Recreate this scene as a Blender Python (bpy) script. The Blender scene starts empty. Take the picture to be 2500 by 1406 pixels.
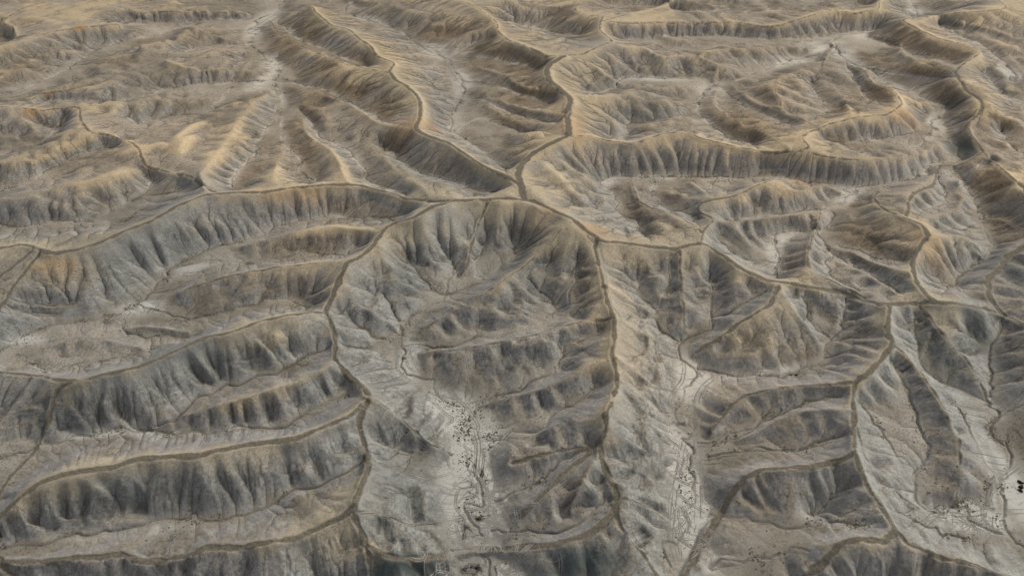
import bpy, math, time
import numpy as np

# ---------------------------------------------------------------- camera, sky, sun, exposure
scene = bpy.context.scene
COL = scene.collection
cam_data = bpy.data.cameras.new("camera")
cam = bpy.data.objects.new("camera", cam_data)
COL.objects.link(cam)
cam.location = (0.0, 0.0, 250.0)
cam.rotation_euler = (math.radians(90 - 37), 0, 0)
cam_data.sensor_fit = 'HORIZONTAL'
cam_data.sensor_width = 36.0
cam_data.lens = 36.0 * 1720.0 / 2500.0
cam_data.clip_start = 1.0
cam_data.clip_end = 30000.0
scene.camera = cam

SUN_AZ = math.radians(50)        # from the far side, to the right of the view (clockwise from +Y)
SUN_EL = math.radians(36)
world = bpy.data.worlds.new("World")
scene.world = world
world.use_nodes = True
wn = world.node_tree
wn.nodes.clear()
w_out = wn.nodes.new("ShaderNodeOutputWorld")
w_bg = wn.nodes.new("ShaderNodeBackground")
w_sky = wn.nodes.new("ShaderNodeTexSky")
w_sky.sky_type = 'NISHITA'
w_sky.sun_disc = False
w_sky.sun_elevation = SUN_EL
w_sky.sun_rotation = SUN_AZ
w_sky.air_density = 1.0
w_sky.dust_density = 3.0
w_bg.inputs["Strength"].default_value = 0.15
w_hsv = wn.nodes.new("ShaderNodeHueSaturation")      # thin high cloud greys the sky
w_hsv.inputs["Saturation"].default_value = 0.12
wn.links.new(w_sky.outputs[0], w_hsv.inputs["Color"])
wn.links.new(w_hsv.outputs[0], w_bg.inputs[0])
wn.links.new(w_bg.outputs[0], w_out.inputs[0])

sun_data = bpy.data.lights.new("sun", 'SUN')
sun_data.energy = 2.35
sun_data.angle = math.radians(12)
sun_data.color = (1.0, 0.88, 0.70)
sun = bpy.data.objects.new("sun", sun_data)
COL.objects.link(sun)
# light travels along the lamp's -Z: point it away from the sun's place in the sky
sun.rotation_euler = (math.radians(90) - SUN_EL, 0, math.pi - SUN_AZ)
sun.location = (300, 700, 500)

vs = scene.view_settings
vs.view_transform = 'Standard'
vs.look = 'None'
vs.exposure = 0.0
vs.gamma = 1.0
vs.use_curve_mapping = False

def tag(o, kind=None, label=None, category=None, group=None):
    if kind: o["kind"] = kind
    if label: o["label"] = label
    if category: o["category"] = category
    if group: o["group"] = group
    return o

# ---------------------------------------------------------------- crest and valley lines, world metres (x,y,z)
# R half_width ... = crest of a ridge;  V half_width ... = floor of a valley
LINES = """
R 1.7 -336.7,341.6,15 -331.6,343,15.2 -326.5,344.5,15.3 -321.3,345.9,15.5 -316.1,347.4,15.7 -310.9,348.9,15.8 -305.7,350.4,16 -300.3,351.8,16.2 -294.9,353.3,16.4 -282.4,348.4,16.7 -270.1,343.7,17 -263.6,345.3,17.2 -257.1,347,17.4 -252.5,350.2,17.5 -247.9,353.5,17.7 -243,359.3,17.9 -238.1,365.1,18.2 -233.9,369.1,18.4 -229.6,373.1,18.5 -225.3,377.1,18.7 -222.3,382.6,18.9 -219.3,388.2,19 -216.2,393.9,19.2 -211.7,398.5,19.4 -207.1,403.2,19.5 -202.5,407.9,19.7 -194.7,408.9,19.9 -186.9,410.1,20 -179.9,410.8,19.8 -173.2,412,19.3 -166.5,413.6,18.6 -160.2,416.7,18.1 -153.6,419.3,17.7 -146.9,421.7,17.6 -139.9,423.4,17.4 -132.9,425.1,17.2 -125.9,426.9,16.9 -118.6,427.3,16.5 -111.3,428,15.9 -104.1,428.8,15.2 -95.2,425.6,14.7 -86.3,421.7,14.4 -77.1,415.8,14.8 -67.9,408.6,15.9 -60.4,403.1,17.8 -52.9,396.8,20.2 -44.6,394.1,22.4 -36.6,392.4,24
R 2 -36.6,392.4,24 -30.5,393.4,23.8 -24.5,394.3,23.7 -18.4,395.1,23.6 -12.3,395.4,23.5 -6.1,395.9,23.4 0,396.7,23 7.9,396,22.5
R 1.9 7.9,395.9,22.6 13.1,394.3,22.3 19.5,389.3,22.2 25.8,383.8,22.4 31.8,376.8,22.8 37.7,370.5,22.8 42.3,363.8,22.2 46.8,358,21.2 53.6,351.5,20.2 61,351.7,19.2 68.4,351.5,18.4 74.1,351.2,17.8 79.8,350.7,17.2 85.5,350.3,16.6 91.6,350.1,16.2 97.6,349.4,16 108.4,354,15.9 117,354,15.6 123.6,344.9,15.3 127.7,337.4,15.4 131.5,329.4,15.9 135.1,325.3,16.1 138.9,322.2,15.7 143,319.6,14.9 149.1,319,14.3 155,317.8,14 160.7,316.4,13.9 165.4,314.9,13.7 170.2,313.8,13.3 175.6,313.5,12.2 181.2,313.8,10.7 186.4,312.5,9.8 190.3,309.3,10.3 192.8,304,12.5 197.6,296.4,15.9
R 1.8 197.5,296.4,16 203.7,297.4,15.1 210,298.4,14.4 217,299.3,14.2 223.2,298.9,15.1 227,297.1,16.5 231.1,295.8,17.5 236.1,295.7,17.6 241.6,295.5,16.4 248.1,296.5,14.2 255,297.9,11.6 261.4,296.2,9.9 266.2,292.6,9.7 270.5,285.9,11 271.4,280.5,13.1 272.3,275.2,15.2 273.6,270.5,16.7 275.6,266.7,17.6 278.3,263.6,18 281.3,260.9,18
R 3.2 7.9,396.5,22.2 6.5,408,22.2 5,421.2,21.6 5.2,444.6,20.2 10,457.9,19 14.9,468.9,19.3 21,473.8,20.6 27.2,479.3,21.7 35.1,486.2,22.1 43.3,494.2,22
R 3.4 43.3,494.2,22 44.1,530.3,19.5 46.4,553,18.5 48.7,574.9,18.5 41.3,598.2,18.4 34.7,612.2,18.7 32,635.8,19.4 36.6,656,19.9 51,677.4,20
R 1 51,677.4,20 42.3,678.4,19.8 33.7,679.4,19.7 25.1,691.7,19.6 16.3,704.4,19.4 6.2,717,19 -4.2,730.8,18.3 -15.2,762.1,17.8 -16.5,786.1,18 -25.3,815.4,18.3 -42.9,852.5,18.4 -63.6,879.2,18.2 -84,905.6,18
R 1.2 51.4,683.2,18 67.7,687.4,17.8 79.2,701.7,17.6 91.1,716.5,17.5 102.1,729.7,17.4 98,750,17.3 94.2,768.5,17.2 98.2,799.6,17.1 102.8,816.9,17
R 0.9 102.8,816.9,17 98.6,821,16.7 84.6,825.3,16.4 73.2,847.9,16 77.6,867.4,15.8 82.7,889.8,15.4 98.6,957.5,15
R 0.9 101.5,804.5,17 107.4,803.9,16.7 119.5,817.6,16.4 138.3,833.5,15.9 158.8,850.4,15.3 175.9,869,14.4 184.5,883.8,13.2 190.2,899.4,12.9 212.8,956.4,14
R 1 98.3,799.9,17 108.5,797.6,16.8 125.9,792.7,16.5 136.8,795,16.1 147.8,797.5,15.6 158.8,800.4,15.1 170.6,802.2,14.5 182.4,804,13.8 194.2,805.6,13.2 205.9,806.5,12.9 217.7,808.3,12.7 229.5,809.6,12.6 241.3,810.8,12.6 253.2,812.5,12.4 265.4,806.2,12.1 277.3,799.6,11.8 296.4,801.4,12.1 309.8,809.1,13.2 322.8,815.7,14.6 339.1,825.5,15.9 356.7,837.7,16.5 373.8,844.4,16.5 384.6,840.6,16 395.1,836.4,15.5 411.2,844.8,15.7 426.7,851.8,16.3 441.6,884.6,16.8 475.9,959.5,17
R 0 60.9,677.4,18 75.1,673.4,13.8 87.8,659.1,9.8 98.7,650.2,6.3 106.1,645.8,4
R 0 94.6,718.8,18 104.3,723.3,17 116,715.5,15.8 133.9,723.5,14.4 141.9,707.2,13.2 155.2,700,11.9 166,702.3,10.9 176.9,704.8,9.8 192.4,709.4,8.7 201.1,697.5,7.4 199,676.6,5.8 194.4,662.2,3.8
R 0 51.3,587,17.3 63.6,584.9,17.1 72.5,585.8,16.3 81.7,588.1,15 93.2,593.9,13.5 105,599.9,11.8 113.9,598,10.3 122.9,596.5,8.7 135.2,604,6.8 148.1,592.8,4.5 158.7,589.7,2
R 0.9 43.2,492.1,22 51,493.5,21.7 59,495.7,21 66.6,493.6,19.9 74.2,491.8,18.8 81.9,490.9,18.1 89.3,488.2,18.2 102.6,495.2,18.9 116.2,503,19.7 124.3,504.5,20 132.7,507.2,19.8 143.2,496.7,19.2 150.1,494.2,18.3 157,492.2,17.3 164,490.2,16.2 171.1,489.1,15.2 178.2,487.9,14.2 185.1,486.2,13.4 192.7,485.5,13.1 199.9,484,13.2 207.4,483.7,13.6 214.7,483,14.3
R 0.6 214.7,482.9,14.4 220.7,480.7,14 226.6,478.4,13.7 232.4,476.1,13.4 238.7,474.2,13.1 244.9,472.5,12.8 255.6,472.5,12.5
R 0 255.4,472.2,12.7 265,474.8,12.2 274.7,477.8,11.5 282.9,478.5,10.7 291.4,479.4,9.7 302.3,485.9,8.7 313.4,492.3,7.7 324.6,502.2,6.8 336.2,512.3,6
R 0.9 336.8,709.3,2.9 338.7,690.7,4.7 339.7,671.5,6.9 333.9,636.7,9.4 336.3,622.6,11.9 339.3,610.4,13.7 335,586.2,14.7 329.3,569.4,14.9 309.5,549.8,14.9 299.7,547.1,15.1 289.7,544.1,15.5 280.1,541.5,15.6 267.6,536.3,15.2 255.5,531.7,14.6 243.7,523.2,14.8 231.4,512.9,15.8 222.9,500.2,16.5 222.8,487.2,15.9 214.7,483,14.3
R 1.1 594.3,931.4,18 580.9,880,18 572.3,847.3,18 549.5,835.8,18 535,834.4,17.7 521.9,835.1,16.8 514.2,839.4,15.3 505.6,842.4,14.1 492.7,838.4,15 458.5,808.7,18
R 1.3 448.9,817.2,16 434.3,802.3,16.3 436.5,769.9,16.8 439.3,752.5,17.2 442,735.8,17.6 448,729.1,17.9 454.3,723.1,18 461.4,718.5,17.7 463.9,699.2,17.1 452.9,685.7,16.4 434.4,670.5,15.2 416.2,650.7,13.2
R 1.8 416.4,651,13.1 408.6,626.2,13.4 402.6,601.5,13.4 403.8,581,13.1 391.6,559.2,12 373.8,541.9,10.1 366.6,521.5,8.4 364.5,509,7.6 361.2,495.1,7.7
R 1.3 361,494.8,7.9 359.1,480.6,9.1 355.8,465.7,11.4 352.1,450.9,14 348.9,430.9,15.7 346.1,420.3,16.5 343.7,409,16.8 341.7,398.5,16.9 340,388.7,16.7 338.6,379.4,16.5 337.3,370.5,16.3 336,361.8,16
R 1 360.6,493.9,7.6 348.5,486.4,6.2 338.5,480.4,4.8 331.4,481.2,3.4 325.5,484,1.9
R 1.3 326,484.6,1.6 314.2,467.1,3.9 300.6,445.4,6.9 286.8,433.3,9.8 274.9,423.7,11.4 265.7,411.7,11.9 261.1,402,12.6 253.3,390.3,14
R 0.9 256.8,436.2,6 247.9,421.5,7.9 246.7,402.4,10.8 248.8,393.2,13.5 250.8,384.5,16
R 1.8 250.8,384.5,16 256.3,374.6,16.1 254.9,364.6,15.5 245.1,353.5,14.5 236.6,341.6,14 230.3,328.3,14.7 225.8,314,15.6 225.6,303.9,16.3 226.6,297.8,16.5
R 2 358.8,382.5,16 349.3,376.6,16.1 340.2,371.1,16.1 332,366.4,15.5 324.9,363,14.3 318.7,360.5,12.4 312.5,358,10.6 299.4,350.7,9.5 288,338.4,9.5 274.1,327.1,10.3 267.3,315,11.2 264.2,308.4,11.1 265.2,301.7,9.7 266.9,296.3,7.5
R 1.7 201,293.9,17.1 196.2,284.1,17.4 192.2,275.4,17 189.7,263.9,16 184.9,258.8,15.3 179.5,252.8,15.3 169.8,243.8,15.7 165.1,240.3,15.3 161.1,237.8,14
R 1.4 161.1,237.7,14.1 157.8,230,13.3 155.9,224,12.8 153.7,217.8,12.8 149.7,207.5,13.6 145.4,196.8,15.4
R 1.4 145.4,196.8,15.4 144.7,190,14.3 144.9,185.8,13.4 145,181.7,12.7 146.2,177.4,11.9 147.3,173.1,11.4 147.7,168.5,11.4 147.7,163.6,11.8 147,159.4,12.4
R 1.6 147,159.5,12.3 142.3,156.2,12.7 138.6,156,13.1 134.9,155.9,13.3 131.4,156,13.3 127.6,154.8,12.9 124.1,153.9,12 119.7,151.1,10.6 115.5,148.5,8.8 110.8,144.9,7.1 107.9,142.7,5.8 104.8,140.2,4.9 101.7,137.7,4.1 98.6,135.2,3.3 95.6,132.8,2.6 92.5,130.3,1.9
R 0.9 160.7,238,14.3 155.9,238.6,13.5 150.9,239.1,12.8 145.7,239.3,12.3 139.9,239.2,11.9 134.1,239,11.5 129.6,238.6,11.1 125.1,238.3,10.5 120.7,238.3,9.8 115.8,237.4,8.9 110.9,236.7,7.8 103,231.2,6.6 97.3,224.8,5.2 91,218.6,3.7
R 1.6 145.3,196.5,15.3 139,193.5,13.2 135,193.4,12 130.4,192.5,11.9 125.5,191.1,12.4 120.7,190.6,12.6 116,190.4,12.6 111.6,190.4,12.2 104.7,190.1,11.5 101,188.5,10.8 97.4,187.2,9.9 94.5,184.7,8.5 91.7,182.6,6.7 88.9,179.1,4.5 86.2,175.9,2.1
R 1.8 86.3,176,2 82.5,171.2,1.8 78.8,166.6,1.7 75.4,162,1.6 72,157.6,1.5 68.8,152.7,1.5 65.6,147.9,1.7 63.1,144,2 60.7,140.2,2.2 58.4,136.7,2.1 56.1,133.5,1.8 54,130.3,1.4 51.9,127.1,1
R 0 154.8,221.2,14.5 150.5,221.1,14.8 146.7,221.5,14.5 143.2,222.5,13.6 139.5,223.2,12.3 135.8,224,10.8 131.9,224.7,9.4 127,223.1,8.3 122,221.4,7.5
R 0 122,221.4,7.5 116.6,218.3,6.8 111.3,215.6,5.7 106.6,214.3,4.4 102,213.2,3
R 0.5 190.3,262.9,15.3 194.4,258.5,14.1 196.2,252.8,13.3 197.5,246.7,12.9 197.6,241.2,12.8 197.7,235.9,12.7 198.1,231,12.2 198,226.5,11.6 198,222.1,10.8 198,217.8,10.1 198.1,213.7,9.3 198.2,209.6,8.5 196.1,204.5,7.6 194.2,199.6,6.7 191.2,193.8,5.8 188.5,188.3,4.7 186.4,183.9,3.3 184.6,179.8,1.6
R 0.5 219.9,297.7,12.9 221.1,288.5,13.3 221.3,277.6,13.2 223.1,272.3,12.4 225.2,267.5,11.2 226.4,263.3,10 227.6,259.1,8.9 228.2,254.4,7.6 228.9,249.8,6.3 228.9,245.5,4.9 229,241.2,3.4 228.6,236.8,2.1
R 0.4 152.7,211.7,11.5 151.1,203.8,12.5 150,196.8,12.8 151.2,193,12.2 152.8,189.7,11 155.4,186.6,9.6 158,183.6,8.1 160.6,180.6,6.6 163.5,178.6,5.3 166.4,176.5,4
R 0.6 147.5,160.7,12.6 148.5,157.1,13 149.7,153.8,12.9 152.8,152.4,12.5 156,151.1,12.1 159,149.8,11.7 162.2,149,11.5 165.3,148.3,11.4 168.4,147.5,11.3 171.5,146.8,11 174.6,145.9,10.6 177.8,145.1,10.1 181.1,144.4,9.4 184.7,143.9,8.3 188.9,143.7,6.7 193.4,143.7,4.6 197.8,143.5,2.8 201.5,142.8,1.8 204.6,141.8,1.5 207.5,140.6,1.5
R 1.3 50.2,353.1,19.1 48.6,340.9,18 49.9,324.9,17.7 50.5,309,18 50.8,300.5,18.1 51.1,292.9,17.8 53,281.3,17.6 51.8,272.9,17.8 50.6,264.8,18 48.6,253.4,17.5 49.6,243,16.4 49.8,237.8,16.2 46.8,227.7,17 44.1,221.1,17.8 41.6,215.2,18.3
R 1.4 41.6,215.2,18.2 40.9,209.2,15.3 38.1,203.5,13.1 37.7,197.8,11.7 38.9,190.3,10.7 41.5,182.8,9.9 42.4,178.4,9.6 40.8,171.9,9.6 36.4,165.5,9.8
R 1.6 36.4,165.6,9.7 32.9,163.3,9.1 29.4,161,8.7 25.8,160,8.4 22.2,158.9,8.2 18.7,158.1,7.7 13.6,157.9,6.6 8.6,158,5
R 1.9 8.6,158,5 3.5,158.5,3.6 -1.6,158.8,2.5 -6,159.2,1.8 -10.4,159.4,1.5 -14.8,159.4,1.5
R 1.7 -14.8,159.4,1.5 -18.9,158.3,1.7 -22.9,157.1,2.1 -26.8,155.5,3.2 -30.6,154.1,4.5 -34.4,152.7,6
R 1.3 -34.4,152.7,6 -37.8,151.9,7.2 -41.3,151.3,8.2 -44.8,150.9,8.9 -50.5,153.4,9.5 -55.3,155.5,10.3
R 0.4 52.5,283.6,16.5 47.2,284.5,15.1 41.8,284.7,14.3 36.3,284.2,14.1 31.5,282.2,14.1 26.9,280.3,14 22.3,278.7,13.7 16.4,276.6,13.3 10.5,274.6,12.8 4.2,273.5,12.1 -2.1,272.6,11.2 -8.1,271.6,10.2 -14.1,270.7,9.2 -19.5,270.3,8.3 -24.9,269.9,7.5 -30.3,269.5,6.6 -35.7,270,5.7 -41.1,270.4,4.9 -46.6,270.8,4
R 0 43.7,251.5,16.7 39.6,249.7,15.7 34.7,247.1,14.7 29.8,244.5,13.7 25,242.1,12.4 19,240.5,10.9 13.1,239,9.3 8.1,238.5,8 3.1,238,6.6 -2,237.6,5.2 -7.8,236.3,3.6 -13.7,235,2
R 0.9 37.4,203,10.8 34.8,203.3,10 30.2,203.2,9.3 25.6,202.9,9 21.1,202.5,8.7 15.3,201.1,8.4 9.6,200,7.7 5.1,199.3,6.5 0.5,198.8,5
R 1.3 37.1,204.3,10.9 31.8,198.9,9.8 27.1,195.2,9.2 22.5,191.4,8.8 18.9,187.4,8.5 15.3,183.4,8.3 11.8,179.7,7.9 8.3,176.3,7 5.2,174.1,5.6 2,172.3,3.7 -1.2,168.6,1.5
R 0 34.5,193,13.5 30.5,186.1,12.9 28.6,182.8,11.8 26.8,179.8,10.4 25,177.1,8.7 23.2,174.4,7
R 0.4 99.7,348.1,16.9 98.5,340.1,14.6 97.2,331.9,12.6 96.1,322,11.2 95,312,10 94,302.9,8.5 93.4,295.2,6.1 91.8,286.8,3.1
R 1.3 148.3,314.1,14.8 143.2,305,15.3 138.4,296.6,15.5 133.2,292.9,15.2 128.5,290,14.2 123.9,287.7,12.8 119.5,285.6,11.2 113.3,281.4,9.5 107.2,277.3,7.6 101.4,274.4,5.8 95.7,271.5,4
R 0 148.6,312.1,15.7 149.4,299.7,15.3 151.5,293.3,14.1 154.2,288.2,11.9 157.5,279.9,9.1 159.8,272.1,6
R 1.9 -36.6,392.4,24 -42.9,389.5,23.8 -49.2,386.6,23.5 -55,380.3,23.2 -60.8,374.5,22.7 -67.1,372.8,21.5 -73.5,372.3,19.6 -79.9,362.9,18.1 -82.7,349.3,18.2 -87.7,336.7,19.4 -93.4,329.5,20.1 -94.5,322.6,19.3 -96.1,317.5,17.3 -97.8,307.1,15.2 -98.9,300.4,13.9 -99.6,292.5,13.7
R 1.5 -99.6,292.3,13.9 -95.3,283.7,12.8 -91.3,274.9,11.9 -89.6,266.4,11.9 -87.7,257.5,12.6 -83.2,251.5,12.5 -79,246.2,12 -74,240.9,12.7 -68.4,233.8,15.3
R 1.6 -68.5,233.9,15.2 -65.9,228,15.7 -66.9,218.7,15.2 -67.6,213.6,13.9 -66,209.2,12.2 -64.4,205.2,10.9 -62.6,200.4,10.6 -60.5,190.4,11.9 -60.5,183.9,14.1 -60.6,177.5,16.3 -61.4,169.3,18
R 1.4 -61.4,169.3,18 -60.7,164,15.5 -58.9,160.7,13.2 -57,157.4,10.9 -55,152.5,8.7 -54.3,149.5,6.6 -53.7,146.4,4.7 -53,143.2,3.2 -52.1,139.5,2.6 -50.9,135.2,3.3 -49.5,130.3,5.4 -48,125.1,8.4 -46.5,119.9,11.6
R 0.7 -96.2,332.1,20 -101.7,332.1,19.3 -107.3,332.2,18.5 -112.8,332.2,17.8 -118.4,332.2,17.1 -124.6,332.2,16.3 -130.8,332.3,15.5 -137,332.3,14.7 -143.1,331.9,13.8 -149.2,331.5,13 -155.8,330.3,12.1 -162.4,329.1,11.2 -168,327.1,10.4 -173.6,325.2,9.5 -179.2,323.3,8.7 -184.5,321,7.8 -189.9,318.6,7
R 0 -82.4,370,16 -91.9,371.6,15.6 -97.9,372.8,15.4 -103.8,373.9,15.3 -110,375.6,14.9 -116.3,377.8,14.1 -123,377.1,13.2 -129.6,376.6,12.2 -136.3,376.1,11.2 -142.3,374.5,10.3 -148.3,373,9.3 -154.3,371.6,8.3 -161.6,369.6,7.2 -169,367.6,6
R 1.3 -100.1,291,14.4 -105.8,289.2,16.4 -111.2,285.8,18 -116.8,283.3,19 -122.4,280.7,19.3 -128.1,278.6,19.3 -132.7,275.7,19.2 -137.2,272.8,19 -141.7,270,18.9 -147.7,268.1,18.7 -153.7,266.3,18.6 -157.2,263.3,18.5 -160.6,260.3,18.3 -164,257.3,18.2 -167.4,254.4,18.1 -171.4,251.6,17.9 -175.4,248.9,17.7 -179.4,246.1,17.5 -183.8,244.7,17.4 -188.2,243.1,17.3 -192.5,241.6,17.3 -197.7,239.5,17.1 -202.9,237.5,17
R 1 -202.9,237.5,17 -210.2,239,16 -218.3,241.3,14.1 -228.9,245.5,11.9 -235.2,247.9,10.5 -240.3,249,10.4 -244.3,248.8,11.2 -248.2,248.4,12.1 -253.6,249.1,12 -261.2,251.9,10 -270.2,255.9,6.8 -278.2,258.9,4.5 -283.9,259.7,4.4 -287.9,259,5.7
R 1.6 -205.9,237,17 -209.4,235.4,15.1 -213.2,234.2,12.8 -213.2,226.7,10.2 -213,222.1,8.1 -212.9,217.6,6
R 1.2 -214.6,219.3,4 -212.7,210.7,3.4 -213.5,206.7,3.1 -214,202.6,3.1 -214.8,197.9,3.2 -215.7,193.5,3.2 -215.8,189.7,3 -216,186,2.9 -216.3,182,2.8 -216.5,178,2.6 -216.7,174.1,2.5 -216.9,170.3,2.3 -217.1,166.6,2.1 -217.3,163,2
R 0 -86.4,252.1,16.7 -88.7,247.5,16.2 -92.4,244.9,15.8 -96,242.1,15.4 -99.6,239.4,15.2 -103.4,237.9,14.8 -107.2,236.5,14.4 -111.1,235.3,13.8 -115.7,233.8,13.2 -120.3,232.4,12.5 -125.4,230.7,11.7 -130.5,229.1,11 -135.2,228,10.1 -140,227.1,9.1 -145.8,225.9,7.8 -151.7,224.9,6.5
R 1.8 -67.5,222.5,17.1 -69.9,218.4,17.2 -72.4,214.3,17.4 -76.4,211.7,17.5 -80.5,209.1,17.5 -84.5,206.9,17.5 -88.6,204.7,17.3 -92.6,202.3,17.1 -97,201.8,16.9 -101.4,201.3,16.6 -105.8,200.7,16.4 -110,200,16.4 -113.5,199,16.5 -117,198,16.6 -120.5,196.9,16.7 -124.1,195.8,16.6 -127.6,194.8,16.6 -131.2,193.8,16.5 -135.5,193.6,16.4 -139.8,193.4,16.3 -144.2,193.2,16.2 -148.5,193,16.1 -152.7,192.6,16 -156.9,192.1,15.9 -160.5,190.3,15.8 -164.1,188.5,15.6 -168.3,187.9,15.4 -172.5,187.4,15.2 -176.7,186.9,14.9 -181.3,185.7,14.8 -185.9,184.4,14.7 -189.1,182.9,14.6 -192.4,181.6,14.1 -195.1,178.8,13.2 -197.9,176.2,12 -200.2,174.2,10.8 -202.4,172.3,9.5 -204.6,170.4,8.2 -207,168.2,7 -209.4,166,5.6 -211.8,163.9,4.4 -214,161.7,3.2 -216.1,159.4,2.2 -217.9,156.9,1.5
R 1.5 -61.7,167.6,17 -64.5,165.9,15.9 -67.4,164.3,14.8 -71.2,162.4,13.9 -74.8,160.2,13.3 -78.6,158.5,13.2 -82.1,156.6,13.5 -85.7,155.5,13.9 -89.4,154.6,14.1 -93.3,154.1,13.6 -97.4,154,12.6 -102,154,11.6 -106.6,153.9,10.9 -111.7,154,10.4 -116.9,154.2,9.9 -120.6,153,9.2 -124.3,151.9,8.4 -128.3,151.3,7.7 -132.1,150.5,7.3 -136.3,151,7.1 -140.4,151.3,7.1 -144.8,152.3,7.2 -149.3,153.3,7.2 -154.2,153.1,7.1 -159.2,152.8,6.8 -163.1,152.6,6.7 -166.9,152.2,6.6 -170.8,151.9,6.6 -174.6,151.5,6.6 -178.5,151.2,6.4 -182.6,151.3,6 -187,151.6,5.5 -191.4,151.8,4.8 -195.9,152.2,4.1 -200.3,152.5,3.4 -204.7,152.8,2.7 -209,153,2.1 -213.2,153.1,1.8 -217.2,153.1,1.6 -221.1,153,1.5
R 1.6 -221.8,167.2,7 -218.1,165.1,5.5 -214.4,163,4.1 -210.5,160.8,2.9 -206.2,158.3,2.4 -201.4,155.3,2.4 -196.5,152.3,2.8 -192.8,150,2.9 -189.6,147.7,2.5 -185.7,144.8,2 -181.6,141.8,1.9 -177.2,138.6,2.2 -172.6,135.3,2.9 -168.1,131.9,3.7 -163.7,128.7,4.4
R 0.6 -16.2,391.8,21.9 -20.2,381.7,16.8 -23.5,370.1,12.6 -25.8,357.8,9.5 -27,346.3,7.2 -30.4,339.3,5
R 0.4 30.3,363.3,22 26.4,357.4,19.9 22.5,351.9,17.6 17.3,347.2,15.5 12.1,341.5,14.1 4.3,331.7,13.7 -0.4,326.2,13.7 -4.9,321,13.5 -9.4,316.6,12.9 -13.8,313,11.9 -18.1,309.4,11 -22.3,306,10 -26.5,302.7,9 -32.1,299.2,7.8 -37.7,295.8,6.6 -43.2,292.6,5.4 -47.5,287.2,4.2 -51.7,281.9,3
R 0 -78.6,347.4,20 -74.4,345.8,17.2 -70.3,344.3,14.2 -64.9,341.8,11.3 -59.5,338.9,8.5 -54.7,335.1,6.3 -49.8,330.8,4.6 -41.6,325.4,3
R 0 -96.6,306.8,15.4 -91.9,304.9,14.1 -87.3,303,12.7 -81.9,300,11.2 -76.6,297.2,9.7 -71.5,294.7,7.7 -66.5,292.8,5.2 -60.6,287.6,2.4
R 0.5 -66.7,227.5,18 -59.6,224.2,15.3 -56.4,223,12.9 -53.2,221.5,10.8 -49.9,219.8,9 -46.5,217.8,7.3 -41.6,214,5.9 -36.7,210.2,4.6 -32.1,208.4,3.1 -27.4,206.7,1.5
R 0.7 -60.6,165.6,16.6 -56.9,167.3,14.2 -50.7,166.8,11.7 -47.4,167,10 -44.1,167.3,8.2 -40.8,167.6,6.3 -36.2,168.8,4.2 -31.5,170.2,2
R 0 50.6,310.5,19.7 56.7,307.6,16.9 62.8,305,14 67.4,303.9,11 72,302.7,8.2 76.5,300.8,5.8 79.7,295,4.1 82.7,288.7,2.9
R 0 53.9,283.9,17.7 59.2,280.6,15.8 64.6,278,13.4 70.6,276.8,10.3 76.9,276.4,6.4 86,275.9,2
R 0 50.5,252.3,19 55,250.2,16 59.5,248.2,12.8 64.5,246,9.5 69.6,244,5.9 78.1,244.3,2
R 0 49.6,238.5,14.9 53.3,234,13.6 57.1,230.4,11.6 62,229.2,8.7 67.1,228.4,5.4 73.9,229.8,2
R 0 40.9,210.1,16 45.4,207.6,14.2 50,205.3,12.1 53.7,204.5,9.9 57.4,203.8,7.6 61.3,203.4,5 67.8,202.4,2
R 0 39.5,186.7,10.7 42.5,184.3,10.7 45.6,182.1,10.5 48.7,180.4,9.5 53.8,179.5,7.4 59.2,179.1,4.6 64,180.4,1.9
R 0.6 41.9,173.4,10.5 44.7,176.3,10.3 49,176.6,9.4 52.9,175.9,7.6 56.8,175.5,5.4 60.1,173.9,3.3 63.4,172,1.5
R 0.7 42,175.1,10.1 41.7,169.1,10.4 43.1,162.9,9.9 46,159.4,8.3 48.9,156.3,6.4 51.1,153.7,4.6 53.2,150.8,3.3 55,147.5,2.8 56.6,144.1,2.9 58.2,140.6,3.1 59.8,137.5,3 61.5,134.5,2.7 63,131.3,2.7 64.4,128.1,3
R 1 -557.1,682.4,15 -551.7,689.1,15 -546.1,695.9,15 -540.5,702.8,15 -534.8,709.8,15 -529,717,15 -523.1,724.2,15 -515.2,733.9,15 -507.2,743.9,15 -502.4,752,15 -497.6,760.2,15 -492.7,768.6,15 -482.2,775.7,15 -471.6,783,15 -459.6,787.6,14.9 -447.8,792.9,14.7 -436.6,801.8,14.2
R 1 -531.1,764.3,12 -554,797,12.1 -571.2,811.4,12.3 -578,845.6,12.5 -576.7,868.4,12.7 -570.9,880.8,12.8 -565,893.5,13
R 0.9 -575.3,704.5,3 -572,714.6,3 -568.7,725.1,3 -565.3,735.8,3 -561.8,746.7,3 -558.2,757.9,3 -554.6,769.4,3 -550.6,781.9,3 -551.2,793.2,3
R 0.8 -540,913.3,14 -512.1,895.9,13.8 -491.6,883.3,13.6 -472,871.7,13.2 -453.4,860.8,12.4 -435.1,850.2,11.7 -426.8,855.4,11.4 -417.6,858.8,11.6 -404.7,857.6,11.7 -392.6,858.1,11.4 -381.4,860.3,10.6 -370.2,863.1,9.6 -358.8,865.2,8.9 -348.4,866.4,8.3 -337.9,867.5,7.8 -327.5,869,7.1 -317.3,871,6.3
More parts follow.
